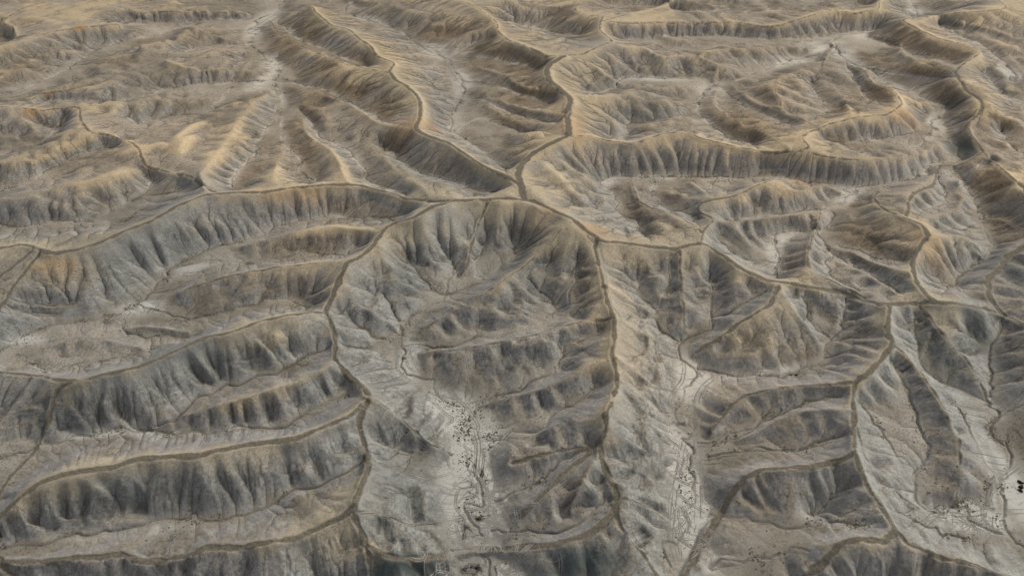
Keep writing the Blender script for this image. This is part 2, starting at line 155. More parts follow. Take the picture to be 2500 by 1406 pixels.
R 1 -468.4,544.9,15 -463.3,549.6,14.7 -458.1,554.3,14.4 -452.9,559.1,14.1 -447.6,564,13.7 -442.2,569,13.4 -437.3,574.7,12.8 -432.8,581.8,11.7 -428.7,589.6,10.3 -423.5,596.3,9.5 -422.8,608.6,9.5 -412.9,609.9,10 -403.1,611.4,10.3 -396.9,615.5,10.4 -391,620.2,10.3 -385.2,625.3,10.1 -379.5,630.6,9.8 -377.7,642.6,9.5 -375.9,655,9.3 -370.8,662,9 -365.6,669,8.7 -360.3,676.3,8.4 -355.6,690.4,8 -350.7,705.1,7.7 -341.2,706.8,7.4 -331.6,708.6,7 -322,710.4,6.7 -316.4,724.4,6.3 -310.7,738.9,6 -301.8,745.2,5.3 -293.6,753.2,4.1 -285.8,763.1,2.4
R 0 -340.2,683.8,15 -324.6,674.3,13.5 -312.4,670.2,12.1 -300.3,666.1,10.8 -291.6,669.4,9.6 -282.8,672.6,8.5 -273.9,675.9,7.3 -265,677.1,6.2 -256,678.2,5.1 -246.9,679.4,4
R 0 -397.1,725.3,5 -401.2,757.2,4.3 -398.7,763.5,4
R 0 -387,730.4,13 -380.5,740,12 -373.8,749.8,11 -366.8,759.7,10 -361.4,774,9 -355.7,788.6,8 -346.1,793.2,7 -336.4,798,6 -318.9,780,4.9 -306.9,777.1,3.6 -295.1,774.8,2.1
R 1 -486.2,570.9,15 -476.8,569.9,15.1 -467.5,568.9,15.1 -458.2,567.8,15.2 -448.9,566.8,15.3 -439.6,565.8,15.3 -430.4,564.8,15.4 -421.1,563.9,15.4 -412.2,563.5,15.2 -403.1,562.3,14.4 -395.1,562.7,13 -389.7,568.4,11.7 -379.8,569.7,11.5 -367.7,567.7,12.7 -354.9,546.2,14.3 -345.3,531.1,14.9 -331.7,516.1,14.4 -321.1,514.1,13.5 -309.4,510.3,13.6 -293.6,498.8,14.5 -283.7,489.2,15 -274.7,476,14.1 -268.7,466,12.1 -263.8,462.3,10.7 -255.7,459.3,10.8 -246.4,454,12.2 -237.1,448.5,13.6 -224.2,440.2,14.8 -209,423,15.9 -199.1,416,17
R 0 -366.3,565.5,13.7 -360.2,569.1,13.1 -354.2,573,12.6 -348.2,577,11.9 -342.1,581.2,11.2 -335.1,585.2,10.4 -328,589.4,9.7 -320.9,593.6,8.9 -313.7,597.9,8.1 -304.2,602.5,7.2 -294.6,607.4,6.2 -279.3,602.7,5 -266.4,605.8,3.8
R 0 -295,521.9,11 -292.1,540.6,8.9 -287.8,548.4,7.6 -283.5,556.4,6.3 -279.2,565,4.7 -268.5,570.7,3
R 0 -330.4,513.4,14.5 -335.7,505.2,12.8 -340.3,496.5,11.5 -345.7,490.9,10.8 -350.1,484.2,10.7 -353.8,476.7,11 -359,474,11.5 -364.5,471.8,11.7 -370.5,470.4,11.5 -376.9,469.4,11.1 -384,468.4,10.6 -391.2,467.4,10.1 -398.3,466.4,9.6 -405.4,465.5,9 -412.5,464.5,8.5 -419.6,463.6,8
R 0 -269.4,463.5,9.8 -273.1,457.1,11.3 -276.8,450.8,12.8 -280.9,445.4,13.8 -285.7,441.3,14.2 -290.7,438.2,14.1 -295.9,435.4,13.7 -301.2,432.7,13.4 -306.3,430,13 -312.5,427.7,12.6 -318.6,425.4,12.2 -324.8,423.2,11.8 -330.9,421,11.4 -339.8,420.7,10.9 -348.8,420.4,10.4 -355.9,420.3,10 -362.9,420.1,9.6 -370.1,420.1,9.1 -378,420.9,8.2 -387.7,423.6,6.1 -399.3,428.2,2.9
R 0 -223.3,629.5,3.6 -224.6,609.8,6.9 -226.5,593,9.3 -225.3,569.2,10.8 -224.4,547.4,12 -222.2,522.7,13.3 -220,499.5,14.5 -218.5,481.4,15.6 -217.1,464.4,16.6 -217.2,451.5,17.5 -217.2,438.7,18.5 -205.1,415.6,20
R 0 -182.7,520.3,4.7 -175.7,488.6,9.5 -170.7,457.7,13.4 -165,434.3,16.1 -154.2,418.3,17.9
R 0 -213,643.2,3 -200.9,635.3,4.3 -189.1,627.5,5.7 -177.5,619.8,7 -165.2,607.3,8.4 -153.3,595.1,9.7 -141.8,583.3,11.1 -131.3,567.5,12.3 -121.3,552.8,13.4 -111.9,539.4,14.1 -97.2,527.7,14.7 -87.1,522.5,15.8 -77,516,17.5
R 0 -180.3,559.3,5 -170.5,539.6,6.8 -161.2,520.8,8.7 -147,501,11.4 -134.4,483,14 -123.2,458.4,16 -118.2,442.2,17 -112.1,427.9,17
R 0 -97.1,492,7.9 -88.6,474.5,10 -80.3,457,12.5 -70,435.8,15.3 -60.8,420.8,18.1 -53.2,400.2,21
R 1.6 -240,873.7,15 -223.3,833.5,15.5 -210,809.9,15.9 -197.3,787.4,16.3 -175.5,769.2,17 -158.3,736.1,17.5 -143.9,715.7,17.8 -131.4,682.9,18.1 -121.4,670.7,18.7 -111.7,658.5,19.4 -112.6,635.2,20
R 2.3 -112.6,635.2,20 -103.9,614.2,19.8 -89.7,596.1,19.3 -78.1,569.6,18.5 -74.5,534.6,17.9 -75.7,516.2,18.1 -67.5,502.4,18.9 -57.4,492.8,20 -47.5,483.6,21
R 1.9 -47.5,483.6,21 -41.2,475,21 -35.1,467.2,20.7 -27.1,457.4,20.2 -19.3,447.8,19.8 -11.8,440.9,19.8 -4.5,433,20.3 4.1,419,21.2
R 0.8 -284.3,848,3 -269.2,816.1,4.2 -255,785.9,5.3 -239.7,766.3,6.6 -224.9,747.4,7.9 -210.8,729.1,9.2 -197.1,711.5,10.5 -183.2,696,11.9 -169.7,681,13.3 -156.7,666.4,14.7 -144.8,657,16.1 -133.2,647.7,17.4 -121.9,638.7,18.7 -112,631,20
R 0.8 -208.9,940.6,6 -185.2,921.5,7.1 -171.8,909.7,8 -158.8,898.5,8.8 -146,887.7,9.6 -133.6,877.1,10.3 -119.7,866.5,11.2 -106.1,856.1,12 -92.8,845.8,12.9 -76.4,834.6,14 -60.4,823.6,15.1 -45.2,812.9,16.1 -30.4,802.7,17.1 -19.6,784.6,18
R 0 -40.9,695.5,4 -30.2,683.3,5.8 -19.8,671.4,7.7 -6.2,653.3,9.5 5.6,627,11.2 18.4,612.4,12.9 26.5,611.7,15.1 34.6,609.9,17.7
R 0 -45.1,637,2.3 -33.1,620.7,4.7 -21.6,606.2,6.7 -12.5,596.6,8.1 -3.6,587.6,9.3 5.5,577.9,10.5 14.2,568.1,11.8 22.5,561.7,13.3 30.6,555,14.8 43.5,545.3,16.5
R 0 -31.1,601.5,4 -20.2,584.8,6 -9.8,569.5,7.6 3.4,549,8.8 13.6,533.7,10.2 21.7,523.2,12.7 29.3,510.7,16.1 40.4,496.4,20
R 0.6 344.9,759,1.5 329.7,735.3,3.8 311,699.1,5.2 300.1,674.4,5.8 286.7,658.7,6.3 277.7,659.7,7.5 268.3,659.5,9.2 255.5,652.2,10.7 242.8,633.7,11.7 234.8,607.1,12 233.1,587.8,11.1 230,573.6,9.2
R 0.6 223.9,583.4,8.4 230.7,570.2,9.1 238.1,552,10.4 243.2,533.3,12.2
R 0 299.9,643.7,4 294.3,600.7,8.9 285.4,569.2,13.2 275.8,540,17
R 0.6 397.6,794.4,4 409.6,777.8,5.6 411.1,754.1,7.5 399.6,721.9,9.5 398.8,702.4,11.3 399,685.4,12.4 402.8,672.2,12.8 407.3,660.6,12.8 414.9,650.1,12.7
R 0 189,633,3 179.5,593.4,5 183.7,566.2,6.8 186.8,552.9,8 190.1,541.5,8.5 195.4,534.7,8.8 200.1,527,9.6 203.9,517.2,11.4 206,501.8,13.7 207.9,487,16.1
R 0 206.5,648.4,3 209.3,625.7,4.7 212.1,605,6 217.6,592.2,6.9 223.2,580.3,7.5
R 0.6 86.3,451.8,5 86.4,426.8,6.4 91.5,413,7.7 96.9,407.5,8.8 102.1,402.3,9.8 107.2,397.2,10.8 112,387.4,11.9 116.6,378,13 117.2,368.4,14
R 0 128.3,453.7,5 132.3,432.5,9.1 134.3,415.3,13
R 0.9 113.3,353.5,16.6 120,373.3,13.9 129,388.7,11.9 123,400.8,11.1 124.6,408.4,11.3 130.7,411.7,11.9 138.3,414.4,12.2 146.2,417.8,12.2 154.2,421.4,12.1 163.2,428.3,12.2 172.2,434.9,12.6 181,440,13
R 0 181,440,13 191.6,446.1,10.2 202.5,452.1,7.5 211,453.7,5
R 0 175,434.1,13 184,429.6,11.3 194.9,429.8,9.6 203.1,434.1,8.5 211.6,438.8,7.2 224,447.2,5.5 234.8,442.4,3.5
R 0 129,387.4,11.8 135.8,387.6,10.7 142.8,390.1,10.1 149.6,391.7,9.9 156.2,393.1,9.9 163.3,395.2,9.5 171,397.8,8.8 178.7,399.9,8.3 186.3,401.7,8 193.1,403.9,7.6 200.4,407.1,6.5 208.3,411,5
R 0.8 208.6,411.7,4.6 201.1,394.9,5.6 190.6,377.1,7.5 184.1,363.4,9.7 178.1,350.9,11.5 173,335.1,12.7 176.4,326.1,13.4 180.5,321.6,13.2 185.1,318,12.4 190.9,312.8,11.7 194,306.2,11.6
R 0 201.6,369.8,2.1 205.4,365,4.4 209.1,360.4,6.6 213.3,348.5,8.7 216.2,341.9,10.6 219.1,335.5,12.5 223,330.2,14.5 226.7,324.8,16.6
R 0 198.6,352.6,4 202.3,345,6 205.9,337.6,8 207.4,329.9,9.8 208.9,322.6,11.5 210.5,315.7,13 212.6,308.7,14 215.1,302.6,14.5
R 0 315.9,447.6,4 310.8,427.1,6.3 295.9,406.4,8.4 284.6,399.1,10.4 273.7,392.1,12.3 258.4,382.7,15
R 0 253.3,361.4,17 262.6,364.5,14.6 272,367.6,12.1 276.5,365.3,9.7 281.3,363.2,7.1 287.2,360.9,4.7 292.9,358.2,2.5
R 0 317.3,407.1,1.6 321,404.1,3.5 325,401.6,5 325.7,393.2,6 326.7,385.5,6.8 327.6,381.6,7.4 329.5,375.4,8.2 331.3,369.2,8.9 333.1,363.2,9.7 334.8,357.3,10.5 336.5,351.6,11.2 338.1,345.9,12
R 1.3 -280.1,346.2,15 -280.6,339,14.2 -281,332.1,13.4 -280.7,322.8,12.6 -280.7,314.3,11.7 -280.4,308.1,11 -280.2,302.1,10.3 -280,295.7,9.5 -279.9,289.7,8.6 -280,283.9,7.6 -280.3,278.5,6.4 -280.6,273.2,5.2 -281,268.1,4
R 1.2 -285.7,348.8,15 -287.1,346.1,14.4 -289,339.6,13.8 -291,333.4,13 -294,327.3,12.2 -296.4,322.6,11.5 -298.7,318,10.8 -301,313.5,10.1 -303.4,309.1,9.4 -305.6,304.8,8.7 -307.9,300.5,8
R 0 360.2,493.2,7.9 366.8,487.8,8.9 371.4,474.5,9.8 376.4,467.6,10 381.7,463.9,9.2 387.6,461.1,8.1 393.7,458.6,6.8 399.8,456,5.5 405.8,453.5,4.3 411.8,450.9,3
R 0 405.7,622.2,16.8 417.4,623.4,14.5 430.9,627,11.2 446.8,626,7.7 465.2,629.9,5
R 0 388.6,893.7,12 404.1,899.9,9.6 420.2,907.2,7 437.1,896.6,4
R 0 499.7,842.3,7.4 504.3,827.5,9.4 509.6,814.6,10.9 516.5,804.7,11.6 521.9,794.9,11.5 528.1,786.6,11.1 534.5,778.8,10.6 538.9,766.6,10 543.3,754.8,9.4 547.4,744.2,8.8 551.4,733.8,8.3 555.3,723.7,7.7 559.2,713.9,7.1 563,704.2,6.6 566.8,694.8,6
R 0 469,810.9,12 479.5,808.7,9.7 489.1,805.1,7.8 496.3,797.6,7 500,781.6,7.5 502.9,765.2,8.3 506.4,750.3,8.7 504.8,727.8,8.6 503.9,707.4,8.2 500.4,679.6,7.6 498.5,662.9,7.2 496.7,647,6.7 495,631.6,6.3 493.3,616.8,5.9 491.8,602.6,5.4 490.3,588.9,5
V 0.8 -384.1,403.1,0.8 -340,398.7,1.7 -325.2,397.2,2 -307.2,403.2,2.4 -293.4,403.7,2.7 -276.2,412.5,3.2 -266.8,423.5,3.5 -258.6,439,3.8 -262.7,456.7,4
V 0.6 -292.3,404,1.6 -274.4,398.8,2.9 -255.7,398.9,4.4 -252.6,413.6,5.4 -244.1,427.9,6.8 -232.6,436.2,8
V 0.8 -397.5,426.1,1.6 -365.6,443.6,2.9 -348.1,453.3,3.5 -344.1,475.2,4 -335.6,489.8,4.5 -324,499.4,4.9 -304.4,511,5.6
V 0.8 -430,476.4,1.6 -397.3,498.4,3 -383.3,507.9,3.6 -374.2,521.7,4 -372,534.1,4.3 -378.8,552,4.6 -381.1,568.2,4.8
V 0.8 -318.6,560.5,0.8 -298.1,577,1.4 -268.2,582.4,2.1 -263,608.9,2.5 -261.6,643.6,2.9 -248.8,656.4,3.2
V 0.8 -421.3,596.8,4 -404.2,599.4,3.7 -360.8,605.9,3 -345.3,613.2,2.7 -321.4,637.3,2.1 -296.9,649.8,1.7 -259.7,658.7,1.1 -241.2,663.8,0.8
V 0.8 -508.3,597.5,3.2 -471.5,625.9,2.7 -464.7,631.2,2.6 -450.7,650.2,2.3 -443.5,684.8,2.1 -441.7,712.2,1.9 -441.5,745.2,1.7 -432.2,758.8,1.6 -425.3,784,1.4 -396.7,799.1,1.2 -380.3,829.8,0.9 -367.9,841.2,0.8
V 0.8 -446.7,827.3,4 -435.2,844.4,3.6 -411.4,842.9,3.1 -387.1,836.6,2.6 -368.8,852.7,2.1 -320.9,857.9,1.1 -310.5,863.7,0.8
V 0.8 -350.3,744.3,1.6 -337.5,749.2,1.3 -314.8,764.2,0.7 -284.4,774.6,0
V 3 -310.1,1064.3,0.8 -299.4,984.8,0.8 -290.4,917.3,0.8 -288.6,885.5,0.8 -301.2,863.7,0.8 -296.9,827.2,0.8 -281.8,768,0.8 -258.5,733.9,0.8 -241.8,711.7,0.8 -228.7,682.6,0.8 -226.4,654.2,0.8 -209.4,616,0.8 -203.9,585.4,0.8
V 0.8 -203.9,585.4,0.8 -204.1,552.4,2.5 -202.1,517.1,4.4 -198.4,496.1,5.5 -199.9,468.6,7.5 -201.3,449.4,8.9 -195.9,439.1,9.6
V 0.8 -203.9,585.4,0.8 -193.5,557.4,2.2 -180.4,517.5,4.3 -161.6,485.7,6.6 -154.2,462.4,8 -141.7,448.2,9.6
V 0.8 -185.6,588.9,1.6 -161.2,543.1,3.1 -151.7,524.6,3.7 -137.6,512.3,4.6 -127.5,502.2,5.3 -109.2,468.1,6.7 -102.7,449.2,7.4 -84.9,434.2,8.8 -74.5,424.1,9.6
V 0.6 -104.1,514,2.4 -95,502.9,3.2 -81.6,478,4.6 -65.7,459.4,6.2 -41.9,445.1,8.7 -26.2,433.1,10.4 -11.5,422.7,12
V 0.6 -270.4,841.2,0.8 -249.4,807.9,2.1 -229.4,773.7,3.4 -192.3,734.7,6.1 -163.3,697.2,8.4 -139.4,677.4,10.4
V 0.6 -225.5,670.3,0.8 -193.2,643,3.1 -175.9,631.4,4.4 -154.9,610.6,6.1 -132.8,582,7.9 -115.7,560.2,9.4 -104.4,544.5,10.4
V 2.2 -189.9,990.6,1.6 -198.7,942,1.7 -205.4,905,1.7 -190.6,873.7,1.7 -154.6,844,1.8 -126.1,811.4,1.9 -103.2,767,2 -84,740.4,2.1 -65.5,717.6,2.1 -58.3,684.5,2.2 -48.3,659,2.2 -45.6,625,2.3 -51,576.5,2.3 -49.6,544.7,2.4
V 0.8 -49.6,544.7,2.4 -34.4,520.9,4 -25.7,507,5 -16.9,489.9,6.2 -8.5,473.5,7.3 -3,465,8
V 0.6 -48.3,658.5,2.4 -19.2,644.2,4.6 1.9,619.5,6.4 21.8,600.8,8.1 39.4,589.6,9.6
V 0.6 -48.1,610.1,2.4 -31.3,608.6,3.8 -10,586.5,5.6 10.4,561.9,7.5 27,545.8,9.1 39.9,534.9,10.4
V 0.6 -91.9,756.3,2.4 -64.7,744.8,4.9 -34.7,752.8,7.9 -17.5,761,9.6
V 0.6 -65.4,716.8,2.4 -29.2,714.1,5.9 0,693.8,8.7 23.7,669.5,11.2
V 0.8 -49.6,544.7,2.4 -36.3,559.1,3.3 -24.4,565.9,4 -3.4,546.6,5.2 16.4,524.2,6.4
V 1.5 344.8,763.7,0 324.5,743.6,0.1 302.1,728.1,0.2 259.3,698.4,0.5 219,665.1,0.7 196.2,654,0.9 178.4,628.1,1 162.6,589.1,1.1 166.4,568.8,1.2 175.4,536.5,1.4 191.3,523.1,1.6
V 0.8 191.9,657.4,0.8 172.3,665.3,1.1 138.1,667.4,1.5 107.8,666.4,1.9 98.7,643.8,2 83.4,630.1,2.2 66.2,628.6,2.4
V 0.8 162.9,589.9,0.8 136.2,570.4,1.3 107.9,562.4,1.8 95.9,553.6,2 95.8,537.3,2.2 83.1,529,2.4
V 0.8 412.5,822.2,0 377.3,808.9,0.4 337.9,795.6,0.9 283.4,784.8,1.6 241.4,794.1,2.3 194.7,789.2,2.9 151.2,777.4,3.5 117,769,4
V 0.8 334.2,784.3,0 305,778.2,0.6 268.2,768.9,1.4 224.3,760.6,2.3 193,737.7,3 168.3,743.6,3.6 153.3,758.1,4
V 1 412.5,822.2,0 393.9,810.4,0.9 353.1,779.9,2.7 345.3,756.6,3.2
V 1.2 349.8,766.4,0 344.4,727.4,0 348.6,705.4,0.1 356.2,684.5,0.1 358.9,666.7,0.1 372.4,640.2,0.2 377.6,619.3,0.2 387.3,600.3,0.3 371.2,576.9,0.3 356,559.9,0.3 357.6,531,0.4 355.4,518.1,0.4 351.1,505,0.4 340.6,493.7,0.4 322.7,486.8,0.5 306.5,469.6,0.5 286.6,461.9,0.6 257.5,452.4,0.6 242.5,442.8,0.7 223.4,422.1,0.7 212.2,402.7,0.8 199.7,391,0.8
V 1 199.7,391,0.8 191.2,390.6,1 173.8,387.9,1.5 165.8,364.1,1.9 158,346.5,2.2 156.8,337.1,2.4
V 1 242.3,442.6,0.8 235.3,454.5,0.9 214.3,460.5,1 190.6,467.3,1.1 162.3,465.8,1.2 139.1,466.8,1.3 107.3,465.3,1.4 79.2,466.3,1.6 68.8,462.5,1.6
V 0.8 68.8,462.5,1.6 65.4,453.4,1.8 74.1,436.8,2.4 72.4,415.7,2.9 82.5,397.1,3.6 83.9,382.5,4
V 0.6 107.2,465,1.6 97.9,437.6,2.9 100.6,422.9,3.8 108,411.7,5 116.2,405.1,6 123.4,394.9,7.2
V 0.6 162,465,1.6 145.7,454.6,3.5 147.6,438.5,4.8 158.1,435.5,6.4
V 0.6 223.4,422,0.8 216.7,423.3,1 201.6,418.1,1.4 183.8,411.9,1.9 168.7,409,2.4 147.4,401.7,3 141.2,398.8,3.2
V 0.6 161.4,356,1.6 148.2,354.8,3.1 138.9,358.8,4.3 133.5,368.4,5.5 130.6,378.8,6.4
V 0.6 199.7,391,0.8 200.2,369.4,3 191,353.3,4.4 188.7,339.5,5.7 191.7,324.1,7.9 195.4,314.1,9.6
V 0.6 201.3,371.4,1.6 203,356.1,3.4 206.9,345.9,5.1 213.6,326.7,8.3 216.7,313.4,10.4
V 0.5 207.9,373,2.4 218.9,363.1,4.4 226.2,351.7,6.2 236.2,344.7,8
V 0.6 317.2,469,0.8 310.4,447.2,2.5 296.5,423.1,4.4 283.5,414.8,6 267.7,402.9,8
V 0.8 334.4,477.3,1.6 331.2,461.2,1.6 324.6,437,1.6 317.9,409.2,1.6 310.2,388.7,1.6 302.5,369.6,1.6 287.5,356,1.6 271.9,345.2,1.6 259.8,330.8,1.6
V 0.6 315.4,404.5,1.6 300.8,394.4,3.7 287.4,387,5.8 277.8,387.5,8
V 0.6 259.8,330.8,1.6 249.1,330.8,4.6 243.1,335.4,7.2
V 0.6 196.3,654.2,0.8 197.9,632.3,1.3 209.3,590.8,2.7 221.2,570.7,3.8 232.5,551.5,4.8
V 0.6 289.2,659.5,0.8 280.9,630.7,1.9 278.4,603,3.4 270.8,572.6,4.8
V 0.6 349.9,698.6,0.8 362.1,689.3,2.1 378.5,672.7,4 400.9,654.9,6.5 410.7,640.5,8
V 0.6 401.3,788.8,0.8 406,754.2,3.1 411.9,721,5.6 426.5,693.1,9 431.4,679.7,10.4
V 0.6 342.4,722.7,0.8 327.4,653.3,3.1 321.2,619.3,4.5 321,584.7,6.4
V 0.6 353.4,554.7,0.8 309.3,530,3 269.6,516.8,5.3 250.2,516.3,6.6 244.8,524.8,7.2
V 0.6 348,544.7,2.4 325.9,514.3,5.8 308.3,499.3,8.8
V 0.6 484.1,865.3,0.8 492.7,833.5,2.1 492.4,787.1,3.6 497.8,747.8,5.2 491.9,699.5,6.7 475.9,651,8
V 1 526.1,1025.5,1.6 510.1,957.9,2.6 495.9,898.4,3.5 481.7,862.4,4
V 1 459.7,674.9,3.2 450.9,623.1,3 458.8,604.3,2.8 479.2,556.3,2.4
V 0.6 404,544.7,2.4 395.5,512.2,3.2 395.9,496.6,3.9 397,438.3,6.4
V 0.6 365.2,485.8,2.4 343.1,470.7,6.7 318.4,443.4,11.2
V 0.8 188.3,908.3,0.8 219.1,885.9,2.2 266.4,897.1,3.9 312,899.6,5.6
V 0.8 -4.8,841.2,0.8 23.6,829.8,1.9 50.6,803.6,2.9 76.7,785.7,4
V 0.8 188.3,908.3,0.8 158.1,912.4,3.6 124.4,887.9,6.4
V 0.8 361.3,908.3,0.8 387.5,925.8,2 424.8,943.8,3.7 449.7,956,4.8
V 2.5 -59.2,292.7,2.4 -57.2,276.6,2.3 -57.1,262.4,2.1 -47.7,253.7,2 -39.6,250,1.9 -35.2,240.9,1.8 -24.1,234.1,1.6
V 5 -24.1,234.1,1.6 -20.7,225.7,1.4 -21.7,218.4,1.2 -23.1,210.9,1 -21.9,204.5,0.8
V 8 -21.9,204.5,0.8 -16.8,193.4,0.8 -16.3,180.8,0.8 -14.9,169.1,0.8 -10.6,164.4,0.8
V 9 -12.7,154.2,0 -10.1,146.5,0 -7.5,133.7,0 -3.1,112.5,0
V 0.8 -58.5,297.1,1.6 -48.3,309.2,2.9 -38.5,319.9,4 -37,332.7,4.7 -36.2,350.3,5.6
V 0.8 -38.7,321.9,2.4 -19.8,333.9,4.4 -21.7,346.6,5.2 -17.9,367,6.4
V 0.8 -19.9,336.7,2.4 -2.5,351.8,4.9 4.6,369.3,6.4
V 0.8 -38.7,321.9,2.4 -43.7,322.7,3.3 -51.5,331.3,4.9 -57.2,342.8,6.4
V 0.8 -59.6,296.2,2.4 -66.2,303.8,5.2 -69.5,312.9,7.6 -72.2,316.6,8.8
V 0.8 -62,283.3,2.4 -70.1,281.8,3.7 -79.4,289.3,5.3 -86.3,293.1,6.4
V 1 -57.1,275.8,2.4 -34.7,275.5,4.1 -23.7,278.7,4.9 -2.2,281.8,6.6 14.6,285.6,7.9 23.1,290.9,8.5 30.8,298.8,9.2 34.8,319.4,10.2 41.2,342.3,11.2
V 0.8 -21.5,233.3,1.6 -9.9,240.4,3.2 3.2,244.3,4.8 18.6,251.7,6.7 23.1,258.5,7.5 27.9,269.8,8.6 42.8,279.9,10.4
V 1 -18.7,215.1,0.8 -9.4,217.1,2.1 0,217.7,3.4 12.5,217.9,5.1 17.5,225.2,6.2 25.5,230.7,7.4 40.7,240.1,9.6
V 1 -8.6,182.9,0.8 -1.7,185,2.1 9.4,188.2,4.1 14.9,194.4,5.5 25.6,199.4,7.5 32.9,201.3,8.8
V 1 -8.3,168.1,0.8 0,167.4,1.9 15,165.6,3.9 26.7,167,5.6 34.8,173.8,6.9 39.5,181.6,8
V 0.8 26.1,302.3,3.2 14.1,323.3,7.3 9.5,329.4,8.6 19.4,342.3,11.2
V 2 90.5,282.5,1.6 87.4,271.9,1.6 93.6,260,1.6 86.3,250.3,1.6 84.1,241.1,1.6 78,232.8,1.6 79.5,225.5,1.6
V 6 79.3,223.7,0.8 78.7,213.9,0.7 78.8,206.9,0.6 76.8,196.6,0.5 73.8,184.8,0.4 70.3,172.1,0.3 67.1,162.4,0.1 63.9,151.6,0
V 0.8 90.5,282.5,1.6 102.5,289.4,2.9 111.1,299,3.9 113.6,314.8,4.9 113.5,336.5,6.4
V 0.6 110,295.9,6.4 127.5,303.6,9.1 141.3,313.1,11.2
V 0.8 89.9,281.9,1.6 83.4,285.9,2.4 78.2,294.3,3.4 79.1,304.4,4.1 77.1,309.3,4.6 71.6,319.7,5.6 72.4,332.4,6.4
V 0.6 80.2,305.9,3.2 85.4,312.7,5.1 91.6,322.9,7.5 92.1,342.3,11.2
V 1 95,260.8,0.8 103.9,258.6,1.4 113.6,255.5,2.1 129.1,255.3,3.2 138.8,254.6,3.9 151.1,259.1,4.7 160.1,268.5,5.3 165.4,277.9,5.7 177.2,292.3,6.5 186.6,310,7.2
V 0.6 166,278.9,4.8 163.9,285,6.1 161.5,297.9,8.5 161.6,309.6,10.4
V 0.8 85.5,212.7,0.8 91.2,213.7,1.5 103.3,218.6,3.1 115.6,223.2,4.7 126.2,227.3,6 136.6,231.5,7.3 154,232.5,9.6
V 0.8 84.9,205.6,0.8 89.5,206.3,1.4 100.5,207.4,2.9 111.3,208,4.4 119.8,206.2,5.6 138.3,207.8,8.2 149,210.1,9.6
V 0.8 76.6,171,0.8 85.4,173.7,1.9 91.8,173.2,2.7 103.8,169.7,4.3 106,167.6,4.7 116.2,167.6,6 124.6,169.4,7 134.6,167.9,8.3 142.4,163.5,9.6
V 0.6 121.9,173,2.4 129.4,177.7,5.1 135,184.2,7.5 136.1,191.2,9.6
V 0.8 75.9,152.8,0.8 86.6,153,3.3 101.9,154.2,6.8 113.4,153.3,9.6
V 1 263.8,293.5,6.4 258.9,285.1,6 241.5,264.2,4.7 238.6,255.8,4.2 236.9,247.4,3.6 230.7,238.6,3 227.9,233.8,2.7 229.2,229.5,2.3 221.6,219.6,1.5 224.4,212.9,0.8
V 2.5 224.4,212.9,0.8 223.6,206.8,0.7 217.5,194.8,0.6 211.2,189.3,0.6 206.8,184.7,0.5 201.7,174.3,0.5 200.8,165.3,0.4 201.4,158.8,0.3 203,138.4,0
V 0.8 215.3,295.6,10.4 211.4,283.8,9.4 208.5,265.4,7.5 208.1,250.3,5.8 216.7,245.4,4.3 227.5,240.3,2.4 228.9,234.9,1.6
V 0.8 189.5,253,9.6 188,237.5,8.3 187.4,225.5,7.2 184.7,214,6.2 182.2,203.2,5.2 173.4,194.2,4.1 170.8,187.3,3.4 170.2,180.5,2.6 176.3,176.3,1.6
V 0.6 162.6,228.3,9.6 164.9,212.4,8.1 168.1,197.6,6.5 170.6,190.7,5.6
V 3 176.7,176.4,0.8 184.6,175.2,0.8 190.4,171.9,0.8 194.5,167.2,0.8
V 0.8 209.7,228.8,6.4 207.7,214.9,5.2 206.9,202,3.9 204.4,189.8,2.7 199.9,179.2,1.6
V 0.8 155.6,172.8,6.4 164.5,169.3,4.6 170.5,167.3,3.5 172.5,164.1,2.7 179.8,164.8,1.6
V 0.8 -214.2,315.2,0.8 -213,318.1,0.9 -207.3,337.3,1.3 -206.6,348.8,1.5 -194.7,366.3,2 -182.2,374.1,2.3 -161.5,383.8,2.9 -150.6,395.2,3.2 -123.6,404.5,3.8 -115.3,405.8,4
V 0.6 -115.3,405.8,4 -103.8,414.8,7.6 -93.2,418.8,10.4
V 0.6 -115.3,405.8,4 -94.7,402.6,6.6 -79.8,397,8.4 -71.3,398.6,9.6
V 1.5 -280.8,251.5,0.8 -269.2,276,0.8 -265.9,282.8,0.8 -265.1,288.4,0.8 -251.9,295.6,0.8 -232,302,0.8 -219.6,310,0.8 -214.2,315.2,0.8
V 0.8 -206.2,335.8,2.4 -207.3,345,2.7 -191.3,353.7,3.6 -171.5,352.5,4.4 -151.4,349.9,5.3 -138.6,356,5.9 -119.6,357.9,6.8 -103.1,355.9,7.5 -92.5,361.9,8
V 1 -213.5,314.2,1.6 -198.4,306.7,2.3 -184.4,301.2,2.9 -172,299.3,3.6 -156.1,304.5,4.6 -140.2,311,5.6 -128.6,312.7,6.2 -117.4,307.6,6.8 -109.7,304.2,7.2
V 0.6 -224.1,300.3,1.6 -206,288.1,2.6 -185.2,283.2,3.9 -171.2,282.5,4.8
V 0.8 -260.3,272.8,0.8 -246.9,266.2,1.7 -229.7,258.7,2.8 -212.5,263.8,4.5 -192.3,268.2,6.4 -184.3,270.7,7.2
V 1.2 -249.3,196.8,0.8 -226.7,203.6,1.9 -214.5,207.3,2.4 -204.2,211.1,2.9 -190.9,217.3,3.6 -172.4,219.8,4.3 -159.3,223.8,4.9 -149.5,237.3,5.5 -136.8,244.9,6.1 -126.9,250.4,6.5 -117.6,254.4,6.9 -104,263.6,7.5 -91.9,269.5,8
V 1.2 -173.8,221,1.6 -158.1,218.9,2.6 -137.9,217,3.9 -117.8,218.2,5.3 -103.5,219.3,6.3 -95.4,226.4,7.1 -82.5,236,8.2 -76.4,243.6,8.8
